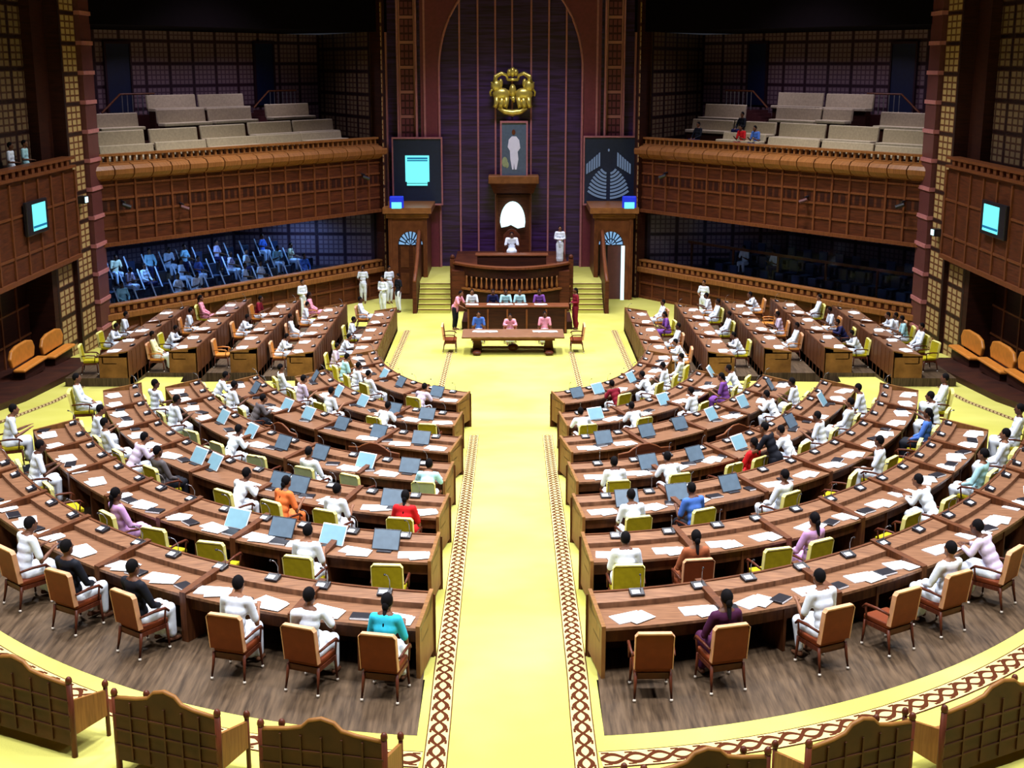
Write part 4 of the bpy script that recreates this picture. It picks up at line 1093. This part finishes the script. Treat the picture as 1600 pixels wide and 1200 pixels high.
m = MB(); m.ell((xc-.02, 72.285, z0+2.34), (.10, .012, .15), 10, 6); m.build('painted_head', 'rib', r)
m = MB(); m.ell((xc-.5, 72.285, z0+.75), (.16, .012, .28), 8, 5); m.ell((xc-.38, 72.285, z0+.6), (.1, .012, .18), 8, 5); m.build('painted_plant', 'green', r)
x0, x1, z0, z1 = bx(763, 842, 276, 303, 72.0)
r = empty('bracket_shelf', ((x0+x1)/2, 72, z0), label='carved wooden bracket shelf under the tall painting', cat='shelf')
m = MB(); m.hexa([(x0+.3, 72.3, z0), (x1-.3, 72.3, z0), (x1-.3, 72.98, z0), (x0+.3, 72.98, z0), (x0+.1, 71.9, z0+.55), (x1-.1, 71.9, z0+.55), (x1-.1, 72.98, z0+.55), (x0+.1, 72.98, z0+.55)])
m.build('corbel', 'rib', r); m = MB(); m.box(x0, x1, 71.8, 72.98, z0+.55, z1+.05); m.build('shelf_board', 'rail', r, bevel=.04)
x0, x1, z0, z1 = bx(775, 829, 304, 408, 72.6)
r = empty('backdrop_panel', ((x0+x1)/2, 72.6, 2.05), label='reddish brown wooden backdrop panel behind the presiding chair', cat='panel')
m = MB(); m.box(x0, x1, 72.6, 72.95, 2.05, z1); m.build('board', 'panel', r)
m = MB()
for a in (x0, x1-.09): m.box(a, a+.09, 72.54, 72.6, 2.05, z1)
m.build('edge_moulding', 'rib', r)
xc, zb = on_back(801, 357, 72.3); _, zt = on_back(801, 315, 72.3); hw = 19.5*K
r = empty('canopy_lamp', (xc, 72.4, zb), label='glowing white shell shaped lamp above the presiding chair', cat='lamp')
P = [(xc+hw*math.cos(a), zb+.35+(zt-zb-.35)*math.sin(a)) for a in [PI*i/16 for i in range(17)]]+[(xc-hw*.9, zb+.05), (xc-hw*.4, zb+.12), (xc-.1, zb+.2), (xc+hw*.4, zb), (xc+hw*.95, zb+.08)]
m = MB(); m.prism(P, 72.3, 72.45); m.build('shade', 'whitel', r)
m = MB(); m.box(xc-.1, xc+.1, 72.45, 72.62, zb+.5, zb+.8); m.build('bracket', 'black', r)
# side tvs
for s, (pa, pb, ya, yb) in ((-1, (38, 76, 312, 366)), (1, (1536, 1570, 316, 371))):
    def hit(px, py, X=17.15):
        u_ = (px-798)/F; v = (600-py)/F; t = (s*X)/u_; return t*(ct+v*st), HZ+t*(-st+v*ct)
    ya_, za = hit(pa, ya); yb_, zb_ = hit(pb, yb); y0, y1 = min(ya_, yb_), max(ya_, yb_); z0 = hit((pa+pb)/2, max(ya, yb))[1]; z1 = hit((pa+pb)/2, min(ya, yb))[1]
    r = empty('television', (s*17.2, (y0+y1)/2, z0), label='glowing cyan television on the %s side balcony front' % SIDE[s], cat='television')
    f = 1 if s < 0 else -1
    m = MB(); m.box(*sorted((s*17.24, s*17.10)), y0, y1, z0, z1); m.build('housing', 'black', r, bevel=.03)
    m = MB(); m.box(*sorted((s*17.10, s*17.09)), y0+.25*(y1-y0), y1-.12*(y1-y0), z0+.12*(z1-z0), z1-.1*(z1-z0)); sc_ = m.build('screen', 'cyan', r)
    m = MB(); m.box(*sorted((s*17.09, s*17.08)), y0+.25*(y1-y0), y1-.12*(y1-y0), z0+.2*(z1-z0), z0+.27*(z1-z0)); m.build('caption_bar', 'cyand', sc_)
# small cameras on the balcony fronts
for s, L in ((-1, (197, 288, 571)), (1, (1597-561, 1597-342+0, 1597-190))):
    L = {-1: [(197, 322), (288, 325), (571, 278)], 1: [(1036, 276), (1256, 314), (1407, 322)]}[s]
    for i, (px, py) in enumerate(sorted(L, key=lambda e: abs(e[0]-798))):
        T = AW(s); u, z = awh(px if s < 0 else 1596-px, py, -.3)
        r = empty('wall_camera', T(u, -.2, z), label='small grey wall camera on the %s balcony front, %s from the arched back wall' % (SIDE[s], ORD[i+1]), cat='camera', group='cameras on the %s balcony' % SIDE[s])
        m = MB(); m.tube([T(u, 0, z+.2), T(u, -.25, z+.15)], .05, 6); m.build('mount', 'black', r)
        m = MB(); m.tube([T(u+.15, -.25, z+.08), T(u-.15, -.42, z-.06)], [.08, .10], 8); m.build('body', 'black' if i != 1 else 'pillar', r)
    px, py = {-1: (135, 312), 1: (1457, 363)}[s]
    pq = px if s < 0 else 1596-px
    d = 17.15*F/(798-pq); v = (600-py)/F; Yc = d*(ct+v*st); zz = HZ+d*(-st+v*ct)
    r = empty('lamp', (s*17.2, Yc, zz), label='tiny bright white lamp on the rose pillar at the %s' % SIDE[s], cat='lamp')
    m = MB(); m.box(*sorted((s*17.46, s*17.16)), Yc-.2, Yc+.2, zz-.15, zz+.15); m.build('housing', 'black', r)
    m = MB(); m.box(*sorted((s*17.16, s*17.12)), Yc-.14, Yc+.14, zz-.11, zz+.11); m.build('lens', 'whitel', r)
# ================================================================ DAIS
def arc(t): return 3.0*t+.05, 66.3-2.0*(1-t*t)
r = empty('dais_balustrade', (0, 65, 0), label='curved dark wooden balustrade with golden balusters in front of the presiding dais', cat='balustrade')
N = 24; AP = [arc(-1+2*i/N) for i in range(N+1)]
def aband(m, d0, d1, z0, z1):
    for i in range(N):
        (xa, ya), (xb, yb) = AP[i], AP[i+1]
        m.hexa([(xa, ya+d0, z0), (xb, yb+d0, z0), (xb, yb+d1, z0), (xa, ya+d1, z0), (xa, ya+d0, z1), (xb, yb+d0, z1), (xb, yb+d1, z1), (xa, ya+d1, z1)])
m = MB(); aband(m, .0, .25, 0, 1.15); m.build('base_panel', 'paneld', r)
m = MB(); aband(m, -.12, .3, 1.15, 1.24); m.build('lower_rail', 'rail', r)
m = MB(); aband(m, .2, .3, 1.24, 1.85); aband(m, .05, .3, 1.85, 2.32); m.build('upper_panel', 'paneld', r)
m = MB(); aband(m, -.08, .45, 2.32, 2.42); m.build('top_rail', 'rib', r)
for i in range(N+1):
    m = MB(); X, Y_ = AP[i]; m.tube([(X, Y_+.05, 1.24), (X, Y_+.05, 1.4), (X, Y_+.05, 1.55), (X, Y_+.05, 1.7), (X, Y_+.05, 1.85)], [.05, .075, .05, .035, .05], 7); m.build('baluster', 'rail', r, smooth=True)
for q in (0, -1):
    m = MB(); X, Y_ = AP[q]; m.box(X-.12, X+.12, Y_-.1, Y_+.3, 0, 2.55); m.ell((X, Y_+.1, 2.65), (.12, .12, .14)); m.build('newel_post', 'panel', r)
for i in (0, 1):
    pass
r = empty('presiding_desk', (0, 66.6, 2.05), label='wooden desk with carved moulded front on the rostrum, before the presiding person', cat='desk')
m = MB(); m.box(-1.7, 1.8, 66.35, 66.45, 2.05, 2.70); m.build('front_panel', 'paneld', r)
m = MB(); m.box(-1.8, 1.9, 66.3, 67.1, 2.70, 2.78); m.build('top', 'rib', r, bevel=.02)
for x in (-1.7, 1.7):
    m = MB(); m.box(x, x+.1, 66.45, 67.0, 2.05, 2.70); m.build('side_panel', 'panel', r)
r = empty('presiding_chair', (.05, 68.2, 2.05), label='tall dark high-backed chair of the presiding person on the rostrum', cat='chair')
m = MB(); m.box(-.3, .4, 67.9, 68.5, 2.5, 2.62); m.build('seat', 'chairframe', r)
m = MB(); m.prism([(-.38, 2.5), (.48, 2.5), (.48, 3.5), (.25, 3.75), (.05, 3.82), (-.15, 3.75), (-.38, 3.5)], 68.5, 68.6); m.build('backrest', 'chairframe', r)
for x in (-.3, .32):
    for y in (67.95, 68.42):
        m = MB(); m.box(x, x+.08, y, y+.08, 2.05, 2.5); m.build('leg', 'chairframe', r)
q_ = person((.05, 68.12, 2.07+.10), PI, 'write', 'white', 'white', False, 'person in white seated at the presiding desk under the white lamp', kind='dhoti'); q_.scale = (1.25, 1.15, 1.2)
person((2.55, 68.2, 2.055), PI, 'stand_fold', 'white', 'white', False, 'person in a white robe standing on the dais right of the presiding person', z=1.12)
# clerks desk
r = empty('clerks_desk', (.25, 60.4, 0), label='long panelled wooden clerks desk between the dais and the big table', cat='desk')
m = MB(); m.box(-2.0, 2.6, 60.0, 60.12, 0, 1.22); m.build('front_panel', 'paneld', r)
m = MB(); m.box(-2.1, 2.7, 59.95, 60.9, 1.22, 1.29); m.build('top', 'rib', r, bevel=.02)
for x in (-2.0, 2.5): m = MB(); m.box(x, x+.1, 60.12, 60.85, 0, 1.22); m.build('side_panel', 'panel', r)
m = MB()
for i in range(6): m.box(-2.0+i*.9, -1.92+i*.9, 59.96, 60.0, .05, 1.15)
m.build('ribs', 'rib', r)
m = MB(); m.box(-2.3, 2.9, 61.0, 63.6, 0, .36); struct(m.build('floor_clerks_step', 'paneld'))
for i, (px, c_, f) in enumerate(((738, 'white', 0), (770, 'navy', 0), (790, 'pale blue', 0), (812, 'pale blue', 0), (842, 'violet', 0))):
    x = (px-798)*62.9/F; rz = PI+R.uniform(-.1, .1)
    c = empty('armchair', (x, 61.75, .36), rz, label='dark wooden armchair behind the clerks desk, %s from the left' % ORD[i+1], cat='chair', group='chairs at the clerks desk'); proto_copy(CH['brown'], c)
    c.scale = (.62, .9, 1)
    person((x, 61.7, .37), rz, 'write', c_, 'black', bool(f), 'person in %s seated at the clerks desk, %s from the left' % (c_, ORD[i+1]), 'clerks at the desk', 'trousers')
    o = empty('papers', (x, 60.45, 1.292), R.uniform(-.2, .2), label='white papers on the clerks desk, %s pile from the left' % ORD[i+1], cat='papers', group='papers on the clerks desk'); proto_copy(PAPER, o)
person((-2.62, 60.9, .004), -PI/2-.5, 'stand_bend', 'pink', 'black', False, 'person in pink top and black trousers standing at the clerks desk, left end', kind='trousers')
person((3.05, 61.0, .004), PI/2+.4, 'stand_fold', 'maroon', 'maroon', True, 'person in a crimson sari standing at the right end of the clerks desk')
# big table
r = empty('trestle_table', (.1, 56, 0), label='long polished wooden table with heavy trestle legs in the well', cat='table')
m = MB(); m.box(-2.1, 2.3, 55.2, 56.9, .74, .84); m.build('tabletop', 'desk', r, bevel=.03)
m = MB(); m.box(-1.7, 1.9, 55.5, 56.6, .60, .74); m.build('apron', 'rib', r)
for x in (-1.55, 1.55):
    m = MB(); m.prism([(x-.12, .0), (x+.32, .0), (x+.25, .6), (x-.05, .6)], 55.95, 56.2); m.box(x-.05, x+.25, 55.9, 56.25, .1, .6)
    m.box(x-.04, x+.24, 55.25, 56.85, .06, .16); m.ell((x+.1, 55.3, .1), (.2, .16, .1)); m.ell((x+.1, 56.8, .1), (.2, .16, .1)); m.build('trestle_leg', 'chairframe', r)
m = MB(); m.box(-1.4, 1.6, 56.0, 56.12, .14, .24); m.ell((.1, 56.05, .2), (.25, .25, .16)); m.build('stretcher', 'chairframe', r)
for i, (px, c_) in enumerate(((748, 'blue'), (797, 'pink'), (851, 'pink'))):
    x = (px-798)*59/F
    c = empty('armchair', (x, 58.0, 0), PI, label='wooden armchair behind the big table in the well, %s from the left' % ORD[i+1], cat='chair', group='chairs behind the big table'); proto_copy(CH['brown'], c)
    person((x, 57.95, .004), PI, 'lean' if i == 1 else 'write', c_, 'white', False, 'person in %s seated behind the big table, %s from the left' % (c_, ORD[i+1]), None)
for i, x in enumerate((-1.4, -.9, 1.2, 1.7)):
    o = empty('papers', (x, 56.3, .842), R.uniform(-.4, .4), label='white papers on the big table in the well, %s pile from the left' % ORD[i+1], cat='papers', group='papers on the big table'); proto_copy(PAPER, o)
for s in (-1, 1):
    x = -2.62 if s < 0 else 2.85
    c = empty('armchair', (x, 56.1, 0), PI/2 if s > 0 else -PI/2, label='tan leather armchair at the %s end of the big table' % SIDE[s], cat='chair'); proto_copy(CH['brown'], c); c.scale = (1.5, 1, 1.2)
# standing people on the floor of the well
for px, py, pose, c_, lw, rz, lab in ((474, 499, 'stand_fold', 'white', 'white', -2.3, 'person in white standing alone against the left gallery wall'),
      (568, 474, 'stand_side', 'white', 'white', PI, 'person in white standing upright between the left gallery wall and the door'),
      (599, 492, 'stand_fold', 'white', 'white', 2.6, 'person in white with folded arms, foremost of the group by the left door'),
      (609, 474, 'stand_side', 'white', 'white', -2.6, 'person in white standing behind the group by the left door'),
      (623, 488, 'stand_side', 'black', 'white', 2.2, 'person in a black shirt and white trousers by the left door'),
      (1098, 500, 'stand_side', 'white', 'white', 2.6, 'person in white standing against the right gallery wall')):
    x, y = on_floor(px, py, 0)
    person((x, y, .004), rz, pose, c_, lw, False, lab, kind='trousers')
x, y, z, rz = seat_wing(5, 1, 1414, 1.25); person((x, 52.6, .4), rz, 'stand_side', 'white', 'white', False, 'tall person in white standing behind the outermost straight row, right side', kind='trousers')
x, y, z, rz = seat_ring(4, 1, 1212, 1.15); person((x, y, z+.004), rz+.3, 'stand_bend', 'black', 'black', False, 'person in a black shirt standing behind the fourth row from front, right side', kind='trousers')
# side balcony and gallery visitors
for s, px, c_, lab in ((-1, 18, 'white', 'person in white at the left side balcony rail, the left one of two'), (-1, 40, 'pale blue', 'person in pale blue white at the left side balcony rail, the right one of two')):
    X = -18.02; Y_ = (18.02*F/(798-px)-3.6*st)/ct
    person((X, Y_, 7.454), -PI/2, 'stand_side', c_, 'white', False, lab, kind='trousers')
T = AW(1)
for px, w_, c_, pose, lab in ((1090, 1.35, 'black', 'back', 'dark dressed person seated in the upper right gallery, nearest the arched wall'), (1162, 1.35, 'red', 'write', 'person in red seated in the front of the upper right gallery'),
                          (1158, 2.75, 'black', 'back', 'dark dressed person seated behind the one in red in the upper right gallery'), (1184, 1.35, 'blue', 'write', 'person in blue seated right of the one in red, upper right gallery')):
    u, z = awh(1596-px, 215, w_); p = T(u, w_-.1, 7.0+.52*int((w_-.3)/1.35)+.80)
    person(p, math.atan2(.7995, -.6006), pose, c_, 'navy' if c_ != 'red' else 'maroon', False, lab, kind='trousers')
# lower gallery visitors and seats
def gseat(bar):
    m = MB(); m.box(-.25, .25, -.22, .25, .36, .46); a = pm(m, 'seat', 'navy', bevel=.02)
    m = MB(); m.box(-.25, .25, -.30, -.20, .46, 1.0); b = pm(m, 'backrest', 'navy', bevel=.02)
    m = MB(); m.box(-.06, .06, -.1, .1, 0, .36); d = pm(m, 'pedestal', 'metal')
    L = [('seat', a, [], None), ('backrest', b, [], None), ('pedestal', d, [], None)]
    if bar: m = MB(); m.tube([(.34, .24, .35), (.30, -.30, 1.25)], .035, 6); L.append(('pale_slant_bar', pm(m, 'pale_slant_bar', 'glassw'), [], None))  # slanted pale bar beside the seat
    return L
GS = gseat(True); GN = gseat(False)
for s in (-1, 1):
    T = AW(s); fx, fy = GUESTF[0]*(-s), GUESTF[1]; frz = math.atan2(-fx, fy)
    for j in range(3):
        n = 13
        for i in range(n):
            u = 17.0-i*1.02-j*.35; w_ = 1.15+j*1.4
            p = T(u, w_, 1.25+j*.42)
            who = ORD[i+1]; row = ('front', 'middle', 'back')[j]
            c = empty('theatre_seat', p, frz, label='dark blue theatre seat, %s from outer pillar, %s row behind %s glass' % (who, row, SIDE[s]), cat='seat', group='theatre seats behind the %s glass' % SIDE[s]); proto_copy(GS if s < 0 else GN, c)
            occ = (s < 0 and R.random() < .62) or (s > 0 and j == 1 and i in (9, 11))
            if occ:
                c_ = R.choice(['white', 'pale blue', 'blue', 'white', 'pale lilac', 'cream'] if s < 0 else ['white', 'blue'])
                person((p[0], p[1], p[2]+.03), frz+R.uniform(-.3, .3), R.choice(['back', 'write', 'twist']), c_, R.choice(['white', 'navy']), False, 'visitor in %s shirt, %s from outer pillar, %s row behind %s glass' % (c_, who, row, SIDE[s]), 'visitors behind the %s glass' % SIDE[s], 'trousers')
    if s > 0:
        r = empty('seat_rail', T(9, 1.95, 1.67), label='long brown wooden rail between the seat rows behind the right glass', cat='railing')
        m = MB(); m.box(2, 17.6, 1.85, 1.95, 2.95, 3.08, T); m.build('rail', 'rib', r)
        for i in range(6): m = MB(); m.box(2.2+i*3, 2.3+i*3, 1.86, 1.94, 1.25, 2.95, T); m.build('post', 'rib', r)
# side seats on the plinth
for s, L in ((-1, (45, 90)), (1, (1510, 1556, 1600))):
    for i, px in enumerate(sorted(L, key=lambda e: abs(e-798))):
        X = s*17.3; d = abs(X)*F/abs(px-798); Y_ = (d-10.9*st)/ct; z = walkz(Y_)+.225
        r = empty('foyer_chair', (X, Y_, z), PI/2 if s > 0 else -PI/2, label='wide orange leather chair against the %s side wall, %s from the lattice pillar' % (SIDE[s], ORD[i+1]), cat='chair', group='orange chairs by the %s side wall' % SIDE[s])
        m = MB(); m.box(-1.2, 1.2, -.10, .34, .34, .46); a = pm(m, 'seat', 'orange', bevel=.06)
        m = MB(); m.prism([(-1.05, .46), (1.05, .46), (1.2, .8), (1.0, 1.08), (.5, 1.18), (-.5, 1.18), (-1.0, 1.08), (-1.2, .8)], -.26, -.12); b = pm(m, 'backrest', 'orange', bevel=.05)
        m = MB(); m.box(-1.0, 1.0, -.2, .25, 0, .34); c_ = pm(m, 'base', 'paneld')
        proto_copy([('seat', a, [], None), ('backrest', b, [], None), ('base', c_, [], None)], r)
# ================================================================ CARVED BENCHES NEAR THE VIEWER
def carved(L, Rr, lab):
    z = ZT[1]+1.08
    (xa, ya), (xb, yb) = on_floor(*L, z), on_floor(*Rr, z)
    W = math.hypot(xb-xa, yb-ya); rz = math.atan2(yb-ya, xb-xa)
    r = empty('carved_bench', ((xa+xb)/2, (ya+yb)/2, ZT[1]+.004), rz, label=lab, cat='bench', group='carved benches nearest the viewer')
    h = W/2
    top = [(-h, .98), (-h*.55, 1.02), (-h*.32, 1.06), (-h*.2, 1.15), (0, 1.19), (h*.2, 1.15), (h*.32, 1.06), (h*.55, 1.02), (h, .98)]
    m = MB(); m.prism([(-h, .16), (h, .16)]+top[::-1], -.03, .03); bk = pm(m, 'backrest', 'carved')
    m = MB()
    for i in range(1, 6): x = -h+2*h*i/6; m.box(x-.012, x+.012, -.05, -.03, .2, .98)
    for zz in (.38, .58, .78): m.box(-h, h, -.047, -.03, zz-.012, zz+.012)
    g = pm(m, 'lattice_ribs', 'carved')
    m = MB(); pts = [(x, 0, z_+.01) for x, z_ in top]; m.tube(pts, .032, 6); cr = pm(m, 'crest_rail', 'carvede', True)
    parts = [('backrest', bk, [('lattice_ribs', g, [], None), ('crest_rail', cr, [], None)], None)]
    for sx in (-1, 1):
        m = MB(); m.tube([(sx*h, 0, 0), (sx*h, 0, 1.02)], .04, 8); m.ell((sx*h, 0, 1.06), (.045, .045, .06)); parts.append(('back_post', pm(m, 'back_post', 'chairframe', True), [], None))
        m = MB(); m.tube([(sx*h, .62, 0), (sx*h, .62, .70)], .03, 8); m.ell((sx*h, .62, .74), (.045, .045, .06)); parts.append(('front_post', pm(m, 'front_post', 'chairframe', True), [], None))
        m = MB(); m.hexa([(sx*h-.02, .03, .30), (sx*h+.02, .03, .30), (sx*h+.02, .6, .30), (sx*h-.02, .6, .30), (sx*h-.02, .03, .78), (sx*h+.02, .03, .78), (sx*h+.02, .6, .66), (sx*h-.02, .6, .66)]); parts.append(('arm_panel', pm(m, 'arm_panel', 'carvede'), [], None))
    m = MB(); m.box(-h+.03, h-.03, .03, .6, .34, .42); parts.append(('seat', pm(m, 'seat', 'carvede', bevel=.02), [], None))
    proto_copy(parts, r)
for L, Rr, lab in (((-62, 1018), (107, 1062), 'outermost'), ((178, 1080), (339, 1113), 'middle'), ((407, 1128), (600, 1150), 'innermost')):
    carved(L, Rr, 'large carved wooden bench seen from behind, %s of the three at the bottom left' % lab)
for L, Rr, lab in (((1006, 1200), (1200, 1172), 'innermost'), ((1264, 1160), (1426, 1118), 'middle'), ((1476, 1106), (1650, 1052), 'outermost')):
    carved(L, Rr, 'large carved wooden bench seen from behind, %s of the three at the bottom right' % lab)
# ================================================================ LIGHT
w = bpy.data.worlds.new('world'); sc.world = w; w.use_nodes = True
w.node_tree.nodes['Background'].inputs[0].default_value = (.75, .8, 1, 1); w.node_tree.nodes['Background'].inputs[1].default_value = .03
def area(x, y, z, sx, sy, e, c=(1, .96, .9), spread=120, rot=(0, 0, 0), name='ceiling_lamp'):
    l = bpy.data.lights.new(name, 'AREA'); l.shape = 'RECTANGLE'; l.size = sx; l.size_y = sy; l.energy = e; l.color = c
    l.spread = math.radians(spread); o = bpy.data.objects.new(name, l); col.objects.link(o); o.location = (x, y, z); o.rotation_euler = rot; return o
for x in (-10, -3.4, 3.4, 10):
    for y in (14, 23, 32, 41, 50, 58):
        area(x, y, 18.6, 1.4, 1.4, 900, c=(.97, .97, 1), spread=105)
area(0, 66, 18.6, 4, 1.5, 900, c=(.75, .72, 1), spread=100)
for s in (-1, 1):
    T = AW(s)
    for u in (4, 9, 14):
        p = T(u, 3.5, 13.6); area(*p, 1, 1, 90, c=(.8, .74, 1), spread=150, name='gallery_lamp')
        p = T(u, 2.5, 4.5); area(*p, 1, .6, 110 if s < 0 else 6, c=(.25, .5, 1), spread=160, name='lower_gallery_lamp')
